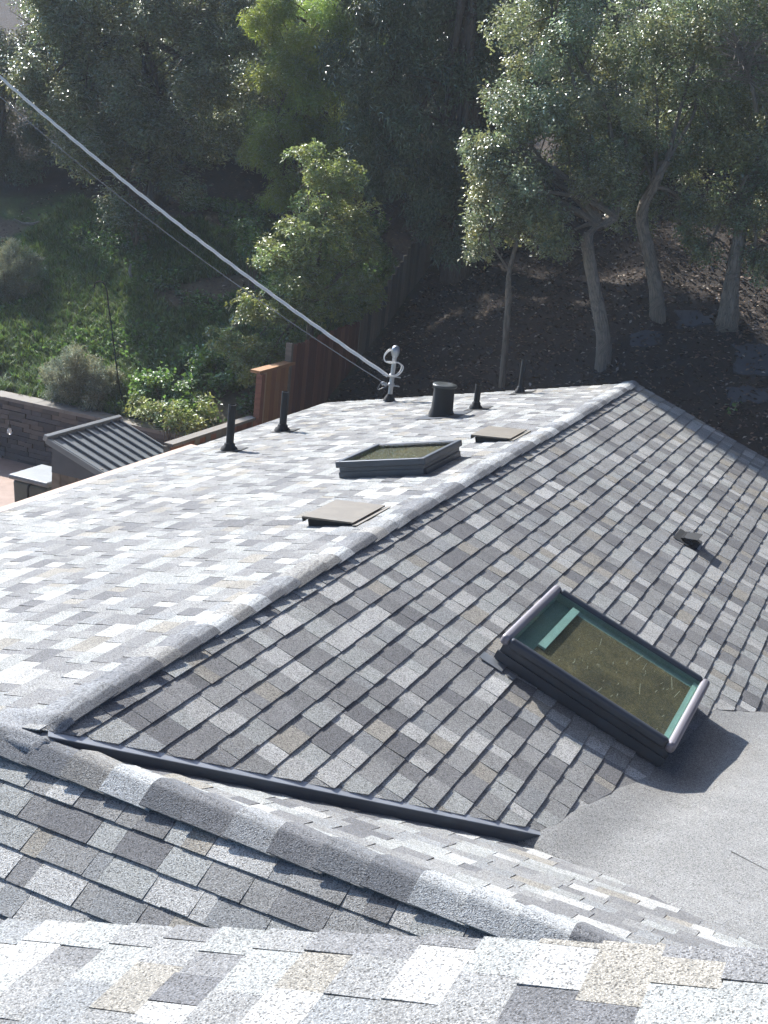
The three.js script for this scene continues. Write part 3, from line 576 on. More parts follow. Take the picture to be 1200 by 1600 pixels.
// ---------------------------------------------------------------- ground
function groundY(x, z) {
  const p = S3(x, 0, z), u = coordU(p), v = coordV(p);
  const right = -3.14 + 0.5 * (u - 13.7) - 0.4 * clamp(v - 0.94, 0, 4.9);
  const left = -4.97 + 0.43 * (u - 12.45) - 0.03 * (v - 8);
  const t = step(5.55, 6.6, v);
  let hill = right * (1 - t) + Math.min(left, right + 3) * t;
  hill += 0.28 * (fbm(x * 0.35 + 5, z * 0.35) - 0.5) + 0.1 * (fbm(x * 1.7, z * 1.7 + 40) - 0.5);
  if (hill > 6) hill = 6 + (hill - 6) * 0.5;
  const cut = v > 5.5 ? step(12.42, 12.7, u) * step(5.5, 5.8, v) + step(13.2, 14.2, u) * (1 - step(5.5, 5.8, v)) : v > 4.6 ? step(12.6, 14, u) : step(11.75, 12.3, u);
  return -6 + (Math.max(hill, -6) + 6) * cut;
}
const groundTex = texture(1024, (u, v, x, y) => 0.5 + 0.22 * pnoise(u * 40, v * 40, 40) + 0.2 * hash(x >> 1, y >> 1) + 0.14 * pnoise(u * 160, v * 160, 160) - 0.1 * (hash(x >> 2, (y >> 1) + 99) > 0.8 ? 1 : 0));
{
  const xs = [], zs = [];
  for (let x = -60; x <= 60; x += Math.abs(x) < 12 ? 0.16 : 2) xs.push(x);
  for (let z = -30; z <= 90; z += z > 14 && z < 36 ? 0.16 : 2) zs.push(z);
  const pos = [], uv = [], col = [], idx = [];
  for (const z of zs) for (const x of xs) {
    const y = groundY(x, z); pos.push(x, y + EYE - (z > 14 && z < 36 && Math.abs(x) < 12 ? 0 : 0.02), -z); uv.push(x / 2.4, z / 2.4);
    const p = S3(x, 0, z), v = coordV(p), u = coordU(p), n = fbm(x * 0.8 + 3, z * 0.8), n2 = fbm(x * 3, z * 3 + 7);
    const mulch = [0.026 + 0.04 * n2 * n2, 0.019 + 0.027 * n2 * n2, 0.015 + 0.018 * n2 * n2], grass = [0.05 + 0.03 * n2, 0.085 + 0.05 * n2, 0.028], soil = [0.13 + 0.06 * n2, 0.1 + 0.04 * n2, 0.075 + 0.03 * n2];
    const g = step(5.4, 6.2, v) * (1 - step(17.4, 19.2, u + 4 * (n - 0.5))), s = step(5.4, 6.2, v) * step(0.52, 0.66, n + 0.1 * step(16, 18, u)) * 0.8 * (1 - 0.85 * step(18.5, 20.5, u));
    for (let k = 0; k < 3; k++) { let c = mulch[k] * (1 - g) + grass[k] * g; c = c * (1 - s) + soil[k] * s; col.push(c * 1.5); }
  }
  const w = xs.length;
  for (let j = 0; j + 1 < zs.length; j++) for (let i = 0; i + 1 < w; i++) { const a = j * w + i; idx.push(a, a + 1, a + w, a + 1, a + w + 1, a + w); }
  const g = new THREE.BufferGeometry(); g.setAttribute('position', new THREE.Float32BufferAttribute(pos, 3)); g.setAttribute('uv', new THREE.Float32BufferAttribute(uv, 2)); g.setAttribute('color', new THREE.Float32BufferAttribute(col, 3)); g.setIndex(idx); g.computeVertexNormals();
  structure('hillside', g, new THREE.MeshStandardMaterial({ map: groundTex, bumpMap: groundTex, bumpScale: 0.05, roughness: 1, vertexColors: true }));
}
// patio slab
structure('patio', boxF(plan(2, 5.3, -5.996), RA.u.clone().multiplyScalar(10.3), vDir.clone().multiplyScalar(14), UP.clone().multiplyScalar(0.03)), M.patio);

// ---------------------------------------------------------------- yard on the left: fence, shed, wall
const FV = 5.67;                                   // the boundary fence runs parallel to the left eave
const lerpTop = (list, u) => { for (let i = 0; i + 1 < list.length; i++) if (u <= list[i + 1][0] || i + 2 === list.length) { const [a, ya] = list[i], [b, yb] = list[i + 1]; return ya + (yb - ya) * (u - a) / (b - a); } };
function board(parent, u, w, top, bot, mats, ear, v = FV, th = 0.02) {
  const a = plan(u + 0.002, v, bot), U = RA.u.clone().multiplyScalar(w - 0.004), T = vDir.clone().multiplyScalar(th), o = emptyOut();
  const e = ear ? 0.03 : 0, H = top - bot;
  const pf = [[0, 0], [1, 0], [1, 1 - e / H], [1 - e / w, 1], [e / w, 1], [0, 1 - e / H]];
  const f = (k) => pf.map(([x, y]) => a.clone().addScaledVector(U, x).addScaledVector(UP, y * H).addScaledVector(T, k));
  const A = f(0), B = f(1);
  solid([A, B, ...A.map((p, i) => [p, A[(i + 1) % 6], B[(i + 1) % 6], B[i]])], (p) => [(coordU(p) + u * 3.7) * 1.2, p.y * 0.35 + u], null, o);
  part('board', toGeo(o), mats[Math.floor(rnd() * mats.length)], parent);
}
{
  const low = thing('low_fence', 'low weathered board fence with grey cap rail beside the metal roofed shed', 'fence', plan(11.1, FV, -6));
  for (let u = 9.98; u < 12.15; u += 0.145) board(low, u, 0.142, -4.43, -6, [redwood[0], greyWood[1], redwood[3], greyWood[3]], false);
  part('cap_rail', boxF(plan(9.93, FV - 0.05, -4.425), RA.u.clone().multiplyScalar(2.28), vDir.clone().multiplyScalar(0.14), UP.clone().multiplyScalar(0.04)), greyWood[1], low);
  part('post', boxF(plan(9.96, FV + 0.022, -6), RA.u.clone().multiplyScalar(0.09), vDir.clone().multiplyScalar(0.09), UP.clone().multiplyScalar(1.56)), greyWood[0], low);
  part('rail', boxF(plan(9.98, FV - 0.04, -4.62), RA.u.clone().multiplyScalar(2.2), vDir.clone().multiplyScalar(0.038), UP.clone().multiplyScalar(0.09)), greyWood[3], low);
  const mid = thing('fence_panel', 'short orange cedar fence panel with a sunlit cap, left of the tall red fence', 'fence', plan(12.7, FV, -6));
  for (let k = 0; k < 7; k++) board(mid, 12.22 + k * 0.147, 0.145, -3.735, -6, [cedar[k === 1 ? 1 : (k % 2) * 2]], false);
  part('cap_rail', boxF(plan(12.17, FV - 0.06, -3.732), RA.u.clone().multiplyScalar(1.12), vDir.clone().multiplyScalar(0.16), UP.clone().multiplyScalar(0.045)), cedar[0], mid);
  part('post', boxF(plan(12.175, FV - 0.1, -6), RA.u.clone().multiplyScalar(0.1), vDir.clone().multiplyScalar(0.098), UP.clone().multiplyScalar(2.262)), redwood[3], mid);
  const tall = thing('tall_fence', 'tall red brown dog eared board fence behind the left slope', 'fence', plan(14.5, FV, -5.5));
  for (let u = 13.27, k = 0; u < 15.7; u += 0.143, k++) board(tall, u, 0.141, lerpTop([[13.26, -3.44], [15.76, -3.27]], u) + rr(-0.012, 0.012), -5.9, redwood, true, FV - (k % 2 ? 0.0 : 0.004));
  part('rail', boxF(plan(13.27, FV + 0.024, -4.2), RA.u.clone().multiplyScalar(2.5), vDir.clone().multiplyScalar(0.04), UP.clone().multiplyScalar(0.09)), redwood[2], tall);
  part('post', boxF(plan(13.2, FV - 0.02, -6), RA.u.clone().multiplyScalar(0.066), vDir.clone().multiplyScalar(0.1), UP.clone().multiplyScalar(2.6)), greyWood[3], tall);
  const grey = thing('hillside_fence', 'old grey board fence climbing the dark slope beneath the trees', 'fence', plan(17.2, FV, -4));
  for (let u = 15.72, k = 0; u < 18.75; u += 0.147, k++) { const tp = lerpTop([[15.76, -3.27], [16.58, -2.79], [17.54, -2.12], [18.33, -1.86], [18.8, -1.75]], u); board(grey, u, 0.145, tp + rr(-0.02, 0.02), tp - 2.2, greyWood, false, FV - (k % 2 ? 0 : 0.005)); }
}
// lean-to shed with ribbed metal roof
{
  const t = thing('garden_shed', 'small board shed with dark ribbed metal lean-to roof by the fence', 'shed', plan(9.35, 6.2, -6));
  const u0 = 8.62, u1 = 10.08, v0 = 5.8, v1 = 6.56, yl = -4.55, yh = -4.3, P = (u, v, h = 0) => plan(u, v, yl + (yh - yl) * (v - v0) / (v1 - v0) + h);
  const dv = P(0, v1 + 0.07).sub(P(0, v0 - 0.07)), nr = dv.clone().normalize().cross(RA.u).normalize(); if (nr.y < 0) nr.negate();
  const rs = part('roof', boxF(P(u0 - 0.06, v0 - 0.07), RA.u.clone().multiplyScalar(u1 - u0 + 0.12), dv, nr.clone().multiplyScalar(0.012)), M.metalRoof, t);
  for (let k = 0; k < 9; k++) part('rib', bar(P(u0 - 0.02 + k * (u1 - u0 + 0.04) / 8, v0 - 0.07).addScaledVector(nr, 0.026), P(u0 - 0.02 + k * (u1 - u0 + 0.04) / 8, v1 + 0.05).addScaledVector(nr, 0.026), nr, 0.035, 0.03, 0.3), M.metalRoof, rs);
  part('ridge_trim', bar(P(u0 - 0.08, v1 + 0.075).addScaledVector(nr, 0.03), P(u1 + 0.08, v1 + 0.075).addScaledVector(nr, 0.03), nr, 0.06, 0.075, 0.15), std(lin(0.3, 0.31, 0.31), 0.45, { metalness: 0.4 }), rs);
  part('edge_trim', bar(P(u0 - 0.065, v0 - 0.07).addScaledVector(nr, 0.005), P(u0 - 0.065, v1 + 0.06).addScaledVector(nr, 0.005), nr, 0.02, 0.075, 0.15), M.metalRoof, rs);
  // gable infill in dark metal, boards below
  part('gable_panel', toGeo(solid([[plan(u0 - 0.012, v0, yl - 0.14), plan(u0 - 0.012, v1, yl - 0.14), P(u0 - 0.012, v1, -0.004), P(u0 - 0.012, v0, -0.004)], [plan(u0 + 0.01, v0, yl - 0.14), plan(u0 + 0.01, v1, yl - 0.14), P(u0 + 0.01, v1, -0.004), P(u0 + 0.01, v0, -0.004)]], (p) => [p.x, p.y], null, emptyOut())), M.slate, t);
  for (let k = 0; k < 6; k++) { const w = (v1 - v0) / 6; part('board', boxF(plan(u0 - (k % 2 ? 0.006 : 0), v0 + k * w + 0.002, -6), RA.u.clone().multiplyScalar(0.02), vDir.clone().multiplyScalar(w - 0.004), UP.clone().multiplyScalar(1.5)), shedWood[k % 3], t); }
  for (let k = 0; k < 10; k++) { const w = (u1 - u0 - 0.05) / 10; part('board', boxF(plan(u0 + 0.022 + k * w, v1, -6), RA.u.clone().multiplyScalar(w - 0.004), vDir.clone().multiplyScalar(-0.02), UP.clone().multiplyScalar(1.68)), shedWood[(k + 1) % 3], t); }
  part('wall', [boxF(plan(u0 + 0.025, v0, -6), RA.u.clone().multiplyScalar(u1 - u0 - 0.05), vDir.clone().multiplyScalar(0.02), UP.clone().multiplyScalar(1.44)), boxF(plan(u1 - 0.02, v0 + 0.022, -6), RA.u.clone().multiplyScalar(0.02), vDir.clone().multiplyScalar(v1 - v0 - 0.045), UP.clone().multiplyScalar(1.44))], shedWood[1], t);
}
// refuse bin
{
  const c = plan(9.15, 7.08, -5.966), t = thing('refuse_bin', 'grey wheeled refuse bin with pale lid left of the shed', 'bin', c);
  const b = new RoundedBoxGeometry(0.56, 0.95, 0.62, 3, 0.04), p = b.attributes.position;
  for (let i = 0; i < p.count; i++) { const k = 0.82 + 0.18 * (p.getY(i) / 0.95 + 0.5); p.setX(i, p.getX(i) * k); p.setZ(i, p.getZ(i) * k); }
  const m = new THREE.Matrix4().makeRotationY(-AZ).setPosition(W(c).add(S3(0, 0.49, 0)));
  b.computeVertexNormals(); b.applyMatrix4(m); part('body', b, M.bin, t);
  const l = new RoundedBoxGeometry(0.64, 0.07, 0.7, 3, 0.03), lp = l.attributes.position; for (let i = 0; i < lp.count; i++) lp.setY(i, lp.getY(i) + 0.05 * Math.cos(lp.getX(i) * 4)); l.computeVertexNormals(); l.translate(0, 0.5, 0); l.applyMatrix4(m); part('lid', l, M.binLid, t);
  const g = new THREE.TorusGeometry(0.09, 0.014, 8, 16, Math.PI); g.rotateX(Math.PI / 2); g.translate(0, 0.47, -0.33); g.applyMatrix4(m); part('handle', g, M.bin, t);
  for (const s of [-1, 1]) { const w = new THREE.CylinderGeometry(0.1, 0.1, 0.05, 18); w.rotateZ(Math.PI / 2); w.translate(s * 0.24, -0.385, -0.24); w.applyMatrix4(m); part('wheel', w, M.vent, t); }
  const r0 = at(43, 772, 16.2), t2 = thing('hand_rail', 'short bent black handrail standing on the patio before the bin', 'handrail', r0.clone().setY(-5.966));
  part('rail', tube([r0.clone().setY(-5.966), at(44, 778, 16.2), at(44, 762, 16.2), at(47, 757, 16.25), at(58, 754, 16.5)], 0.016, 8, 30), M.vent, t2);
}
// stacked ledger-stone retaining wall
const stoneMats = [[0.1, 0.092, 0.085], [0.135, 0.12, 0.11], [0.085, 0.08, 0.08], [0.16, 0.135, 0.115], [0.115, 0.11, 0.11]].map((c) => std(lin(...c), 0.9, { bumpMap: mottle, bumpScale: 0.01 }));
{
  const t = thing('stone_wall', 'dark stacked stone retaining wall at the back of the patio', 'wall', plan(12.3, 9, -6)), uW = 12.3;
  part('core', boxF(plan(uW + 0.03, 6.7, -6), RA.u.clone().multiplyScalar(0.25), vDir.clone().multiplyScalar(6), UP.clone().multiplyScalar(1.02)), stoneMats[2], t);
  const rows = 13, h = 1.02 / rows;
  for (let r = 0; r < rows; r++) for (let v = 6.75 - rnd() * 0.2; v < 11.4;) { const w = rr(0.14, 0.42), d = rr(0, 0.03); part('stone', boxF(plan(uW - d, v + 0.003, -6 + r * h + 0.003), RA.u.clone().multiplyScalar(0.06 + d), vDir.clone().multiplyScalar(w - 0.006), UP.clone().multiplyScalar(h - 0.006)), stoneMats[Math.floor(rnd() * 5)], t); v += w; }
  for (let v = 6.7; v < 12.6; v += 0.6) part('cap_stone', boxF(plan(uW - 0.05, v + 0.003, -4.978), RA.u.clone().multiplyScalar(0.36), vDir.clone().multiplyScalar(0.594), UP.clone().multiplyScalar(0.05 + rr(0, 0.006))), std(lin(0.24, 0.215, 0.185), 0.9), t);
}
{
  const a = at(15, 655, 18.4), t = thing('string_light', 'clear glass bulb hanging from a thin wire before the stone wall', 'lamp', a);
  part('wire', tube([at(-60, 650, 18.4), at(-20, 657, 18.4), a, at(30, 657, 18.4)], 0.004, 5, 20), M.vent, t);
  part('socket', lathe(at(15, 668, 18.4), UP, [[0.001, 0.11], [0.006, 0.1], [0.006, 0.05], [0.016, 0.045], [0.018, 0], [0.012, -0.005]], 12), M.vent, t);
  part('bulb', lathe(at(15, 668, 18.4), UP, [[0.014, -0.005], [0.034, -0.05], [0.036, -0.075], [0.024, -0.1], [0.001, -0.108]], 16), new THREE.MeshPhysicalMaterial({ color: lin(0.95, 0.95, 0.95), transmission: 0.8, thickness: 0, roughness: 0.12 }), t);
}
{
  const b = at(192, 640, 20.6); b.y = groundY(b.x, b.z);
  const t = thing('hook_pole', 'thin dark shepherd hook pole rising above the grey shrub', 'pole', b);
  part('pole', tube([b, at(186, 600, 20.6), at(178, 540, 20.6), at(170, 480, 20.6), at(164, 445, 20.6), at(158, 440, 20.6), at(150, 441, 20.6), at(147, 450, 20.6)], 0.011, 6, 40), M.vent, t);
  const s = at(210, 462, 24.5), t2 = thing('dead_branch', 'pale bare branch standing upright in the green slope', 'branch', s);
  part('branch', limb([at(212, 462, 24.5), at(207, 440, 24.5), at(203, 425, 24.5), at(205, 412, 24.5)], [0.03, 0.035, 0.028, 0.012], 7, 10), bark(lin(0.45, 0.43, 0.4)), t2);
  const t3 = thing('dead_branch', 'pale fallen branch lying on the shaded earth at far left', 'branch', at(40, 348, 27));
  part('branch', limb([at(22, 342, 27), at(35, 349, 27), at(50, 350, 27), at(63, 346, 27)], [0.015, 0.03, 0.032, 0.015], 7, 10), bark(lin(0.4, 0.38, 0.36)), t3);
}

{
  const c = at(1150, 62, 19.3), t = thing('dead_branch', 'pale leafless tangle of twigs at the top right among the oaks', 'branch', at(1175, 150, 19.3)), tw = [];
  part('branch', limb([at(1182, 175, 19.5), at(1172, 120, 19.4), at(1155, 70, 19.3)], [0.035, 0.025, 0.015], 7, 10), barkGrey, t);
  for (let k = 0; k < 90; k++) { const a = at(1172, 130, 19.35).lerp(c, rnd()), d = S3(gauss(), gauss() * 0.8 + 0.1, gauss()).normalize(), L = rr(0.3, 0.75); tw.push(limb([a, a.clone().addScaledVector(d, L * 0.5).add(S3(rr(-0.06, 0.06), rr(-0.06, 0.06), 0)), a.clone().addScaledVector(d, L)], [0.009, 0.006, 0.003], 4, 5, 0)); }
  part('twigs', tw, bark(lin(0.5, 0.42, 0.34)), t).userData.kind = 'stuff';
}
// ---------------------------------------------------------------- trees and shrubs
function sprig({ n, len, w, spread, droop = 0, fold = 0.25, whorl = false }) {
  const pos = [], idx = [], nor = [];
  for (let i = 0; i < n; i++) {
    const t = whorl ? rr(0.7, 1) : (i + 0.5) / n, a = i * 2.4 + rr(-0.4, 0.4), el = whorl ? rr(-0.2, 0.9) : rr(-0.1, 0.8) - droop;
    const o = S3(rr(-0.2, 0.2) * spread, (t - 0.5) * spread * 1.6, rr(-0.2, 0.2) * spread), L = len * rr(0.7, 1.15);
    const d = S3(Math.cos(a) * Math.cos(el), Math.sin(el) - droop * 0.5, Math.sin(a) * Math.cos(el)).normalize();
    const sd = d.clone().cross(S3(rr(-0.5, 0.5), 1, rr(-0.5, 0.5))).normalize(), nn = sd.clone().cross(d).normalize();
    const b = o.clone().addScaledVector(d, spread * 0.18), tip = b.clone().addScaledVector(d, L).addScaledVector(nn, -L * 0.12), m = b.clone().addScaledVector(d, L * 0.48);
    const l = m.clone().addScaledVector(sd, w * 0.5).addScaledVector(nn, w * fold), r = m.clone().addScaledVector(sd, -w * 0.5).addScaledVector(nn, w * fold), k = pos.length / 3;
    for (const p of [b, l, tip, r]) pos.push(p.x, p.y, p.z);
    for (const p of [nn, nn.clone().addScaledVector(sd, -0.4).normalize(), nn, nn.clone().addScaledVector(sd, 0.4).normalize()]) nor.push(p.x, p.y, p.z);
    idx.push(k, k + 1, k + 2, k, k + 2, k + 3);
  }
  const g = new THREE.BufferGeometry(); g.setAttribute('position', new THREE.Float32BufferAttribute(pos, 3)); g.setAttribute('normal', new THREE.Float32BufferAttribute(nor, 3)); g.setIndex(idx);
  return g;
}
const leafMat = (r, g, b, gloss, tr = 0.4) => new THREE.MeshPhysicalMaterial({ color: lin(r, g, b), roughness: 0.85, transmission: tr, thickness: 0, clearcoat: gloss, clearcoatRoughness: 0.3, side: THREE.DoubleSide });
const kinds = {
  oak: { g: [0, 1].map(() => sprig({ n: 10, len: 0.055, w: 0.034, spread: 0.13 })), m: leafMat(0.25, 0.28, 0.125, 1, 0.45), d: 310 },
  bay: { g: [0, 1].map(() => sprig({ n: 9, len: 0.11, w: 0.036, spread: 0.17, droop: 0.15 })), m: leafMat(0.2, 0.23, 0.105, 1, 0.45), d: 195 },
  acacia: { g: [0, 1].map(() => sprig({ n: 16, len: 0.1, w: 0.014, spread: 0.16, droop: 0.5 })), m: leafMat(0.33, 0.4, 0.07, 0.4, 0.55), d: 300 },
  pitto: { g: [0, 1].map(() => sprig({ n: 10, len: 0.075, w: 0.03, spread: 0.13, whorl: true })), m: leafMat(0.3, 0.35, 0.1, 0.8, 0.5), d: 320 },
  dark: { g: [0, 1].map(() => sprig({ n: 14, len: 0.11, w: 0.018, spread: 0.18, droop: 0.7 })), m: leafMat(0.1, 0.135, 0.065, 0.8, 0), d: 205 },
  sage: { g: [0, 1].map(() => sprig({ n: 16, len: 0.06, w: 0.011, spread: 0.1, droop: -0.4 })), m: leafMat(0.3, 0.32, 0.21, 0.3, 0.35), d: 700 },
  ivy: { g: [0, 1].map(() => sprig({ n: 8, len: 0.07, w: 0.06, spread: 0.12 })), m: leafMat(0.16, 0.28, 0.06, 0.5, 0.5), d: 420 },
};
const dummy = new THREE.Object3D(), tint = new THREE.Color();
// lobes: [px, py, z, r_px]; sprigs gather in clumps around each lobe
function crownOf(parent, base, kind, lobes, density, name = 'crown') {
  const K = kinds[kind], b = W(base), put = [[], []];
  for (const [px, py, z, rp, sq = 0.85] of lobes) {
    const c = at(px, py, z), R = rp * z / 2039, nc = 12 + Math.floor(rnd() * 5);
    for (let k = 0; k < nc; k++) {
      const d = S3(gauss(), gauss(), gauss()).normalize(), rad = R * (k < 3 ? rr(0, 0.4) : rr(0.55, 0.95)), cc = c.clone().add(S3(d.x * rad, d.y * rad * sq, d.z * rad)), cr = R * rr(0.22, 0.46);
      const n = Math.floor(K.d * density * R * R * 3.1 / nc * (cr / R) * 3);
      const shade = rr(0.8, 1.2), yel = rr(-0.12, 0.12);
      for (let i = 0; i < n; i++) {
        const q = S3(gauss(), gauss(), gauss()).normalize(), r = cr * Math.pow(rnd(), 0.42), p = cc.clone().add(S3(q.x * r, q.y * r * 0.8, q.z * r));
        put[i & 1].push([p, q, shade * rr(0.78, 1.22), yel + rr(-0.08, 0.08)]);
      }
    }
  }
  put.forEach((list, k) => {
    if (!list.length) return;
    const im = new THREE.InstancedMesh(K.g[k], K.m, list.length); im.name = name; im.userData.kind = 'stuff'; shade(im);
    list.forEach(([p, q, s, y], i) => {
      const w = W(p); dummy.position.set(w.x - b.x, w.y - b.y, w.z - b.z);
      const dir = Wd(S3(q.x * 0.6 + gauss() * 0.5, 0.75 + q.y * 0.5 + gauss() * 0.4, q.z * 0.6 + gauss() * 0.5)).normalize();
      dummy.quaternion.setFromUnitVectors(S3(0, 1, 0), dir).multiply(new THREE.Quaternion().setFromAxisAngle(S3(0, 1, 0), rnd() * 6.28));
      dummy.scale.setScalar(rr(0.75, 1.25)); dummy.updateMatrix(); im.setMatrixAt(i, dummy.matrix);
      im.setColorAt(i, tint.setRGB(s * (1 + y), s, s * (1 - y * 1.2)));
    });
    parent.add(im);
  });
}
function tree(name, label, cat, kind, trunkPts, radii, lobes, density, mat, group, twigs = 10) {
  const base = trunkPts[0].clone(); base.y = Math.min(base.y, groundY(base.x, base.z) + 0.02) - 0.22; const pts = [base, ...trunkPts.slice(1)];
  const t = thing(name, label, cat, base, group);
  part('trunk', limb(pts, radii, 14, 26, 0.1), mat, t);
  const top = pts[pts.length - 1], rT = radii[radii.length - 1];
  for (const [px, py, z, rp] of lobes) {
    const c = at(px, py, z), st = pts[Math.max(1, pts.length - 1 - Math.floor(rnd() * Math.min(2, pts.length - 1)))], mid = st.clone().lerp(c, 0.5).add(S3(rr(-0.2, 0.2), rr(0.0, 0.25), rr(-0.2, 0.2)));
    const lb = part('limb', limb([st, mid, c], [rT * 0.75, rT * 0.45, rT * 0.18], 7, 9, 0.08), mat, t);
    const R = rp * z / 2039, tw = [];
    for (let k = 0; k < twigs; k++) { const d = S3(gauss(), gauss(), gauss()).normalize(), s = mid.clone().lerp(c, rr(0.3, 1)); tw.push(limb([s, s.clone().addScaledVector(d, R * 0.5).add(S3(0, 0.05, 0)), s.clone().addScaledVector(d, R * rr(0.8, 1.05))], [rT * 0.13 + 0.006, rT * 0.08 + 0.004, 0.003], 4, 5, 0)); }
    const m = part('twigs', tw, mat, lb); m.userData.kind = 'stuff';
  }
  crownOf(t, base, kind, lobes, density);
  return t;
}
// right-hand oaks over the mulch
tree('oak_tree', 'grey trunked oak with silvery crown, trunk nearest the far roof ridge', 'tree', 'oak', [at(943, 588, 18.6), at(942, 530, 18.7), at(930, 455, 18.8), at(921, 400, 18.9), at(918, 368, 19), at(940, 352, 19.1), at(962, 338, 19.2)], [0.13, 0.098, 0.09, 0.085, 0.082, 0.065],
  [[800, 260, 19.2, 72], [850, 170, 19.4, 90], [880, 60, 19.8, 95], [835, 320, 18.9, 62], [920, 280, 19.2, 78], [770, 320, 19.1, 42], [960, 170, 19.9, 88], [850, -30, 20, 90], [800, 295, 18.4, 45], [762, 225, 18.9, 34], [775, 262, 18.7, 42], [748, 245, 19.1, 34], [800, 180, 19.8, 50], [870, 375, 18.7, 30]], 1, barkGrey, 'oaks on the mulched slope');
tree('oak_tree', 'leaning oak with bright forked limb in the middle of the right slope', 'tree', 'oak', [at(1033, 505, 19.6), at(1025, 450, 19.6), at(1012, 390, 19.6), at(1003, 335, 19.6), at(1022, 290, 19.5), at(1042, 252, 19.5)], [0.14, 0.098, 0.09, 0.085, 0.07, 0.045],
  [[1060, 250, 20.2, 75], [1090, 140, 20.4, 95], [1010, 70, 20.6, 90], [1075, 340, 19.9, 50], [1110, 20, 20.8, 100], [1000, 220, 20.5, 60], [985, 330, 20.4, 45]], 1, barkGrey, 'oaks on the mulched slope');
tree('oak_tree', 'thick trunked oak at the right edge of the mulched slope', 'tree', 'oak', [at(1136, 503, 19.4), at(1142, 460, 19.4), at(1150, 400, 19.5), at(1160, 340, 19.7), at(1172, 280, 19.9)], [0.2, 0.115, 0.1, 0.095, 0.075],
  [[1150, 330, 19.8, 62], [1195, 240, 20, 85], [1180, 410, 19.5, 36], [1195, 120, 20.4, 90], [1240, 330, 19.8, 80], [1250, 180, 20.2, 110], [1100, 395, 19.6, 30], [1230, 20, 20.6, 110]], 1, barkGrey, 'oaks on the mulched slope');
tree('oak_sapling', 'thin crooked young oak left of the grey oak trunk', 'tree', 'oak', [at(797, 517, 19.2), at(794, 470, 19.2), at(796, 425, 19.25), at(808, 375, 19.3)], [0.05, 0.045, 0.035, 0.028], [[810, 350, 19.4, 50], [765, 355, 19.5, 42], [850, 385, 19.3, 26], [745, 390, 19.6, 26]], 1, barkGrey, 'oaks on the mulched slope', 7);
// dark evergreens behind the grey fence
tree('evergreen_tree', 'dark drooping evergreen with thick trunk in the middle of the hillside', 'tree', 'dark', [at(722, 380, 24), at(726, 280, 24), at(733, 150, 24), at(738, 0, 24), at(740, -120, 24)], [0.3, 0.26, 0.24, 0.2, 0.14],
  [[640, 80, 23.6, 95], [690, 210, 23.2, 90], [615, 240, 23, 85], [670, 310, 22.8, 62], [720, 110, 23.6, 80], [585, 170, 23.4, 75], [710, 335, 22.8, 60], [600, -10, 23.8, 80], [700, -10, 24, 80], [760, 20, 24, 70], [555, 110, 24, 60], [705, 390, 22.6, 30]], 1.1, barkDark, 'evergreens on the hillside', 4);
// bright feathery tree
tree('feathery_tree', 'bright yellow green feathery tree at the top centre', 'tree', 'acacia', [at(470, 360, 25.5), at(475, 250, 25.5), at(480, 150, 25.5), at(490, 60, 25.5)], [0.16, 0.13, 0.1, 0.07],
  [[500, 40, 25, 85], [450, 95, 24.8, 60], [555, 50, 25, 60], [520, 130, 25, 70], [430, 25, 25, 50], [420, 215, 24.6, 45], [400, 240, 24.4, 28], [475, 200, 25, 65], [440, 290, 24.5, 45], [530, 220, 25.2, 60]], 1, barkDark, null, 5);
// olive shrub tree behind the tall fence
tree('broadleaf_shrub_tree', 'leafy olive green shrub tree growing over the tall red fence', 'tree', 'pitto', [at(480, 640, 21.6), at(482, 560, 21.6), at(488, 470, 21.6), at(500, 380, 21.5)], [0.08, 0.07, 0.055, 0.035],
  [[522, 290, 21.4, 48], [500, 350, 21.4, 62], [455, 425, 21, 58], [540, 420, 21.5, 52], [405, 495, 20.6, 42], [455, 500, 21.1, 50], [375, 560, 20.2, 36], [560, 365, 21.8, 40], [400, 590, 20, 30], [345, 535, 20.2, 24], [520, 480, 21.7, 40], [480, 250, 21.6, 24], [575, 460, 22.1, 28], [430, 560, 20.6, 34]], 1.15, barkGrey, null, 6);
// the big glossy tree on the left
tree('bay_tree', 'big glossy leaved dark tree filling the upper left', 'tree', 'bay', [at(250, 360, 27.6), at(245, 260, 27.6), at(240, 160, 27.6), at(230, 60, 27.6)], [0.24, 0.2, 0.16, 0.1],
  [[80, 70, 27, 80], [180, 60, 27, 95], [300, 40, 27, 95], [125, 160, 26.6, 80], [225, 170, 26.6, 95], [335, 140, 26.6, 78], [150, 250, 26.3, 62], [250, 250, 26.4, 62], [330, 225, 26.3, 45], [60, 140, 26.8, 50], [220, -10, 27.2, 90], [385, 60, 27, 70], [190, 320, 26.2, 40], [100, -10, 27.2, 80], [345, -10, 27.2, 80], [220, 365, 26, 24]], 1, barkDark, null, 5);
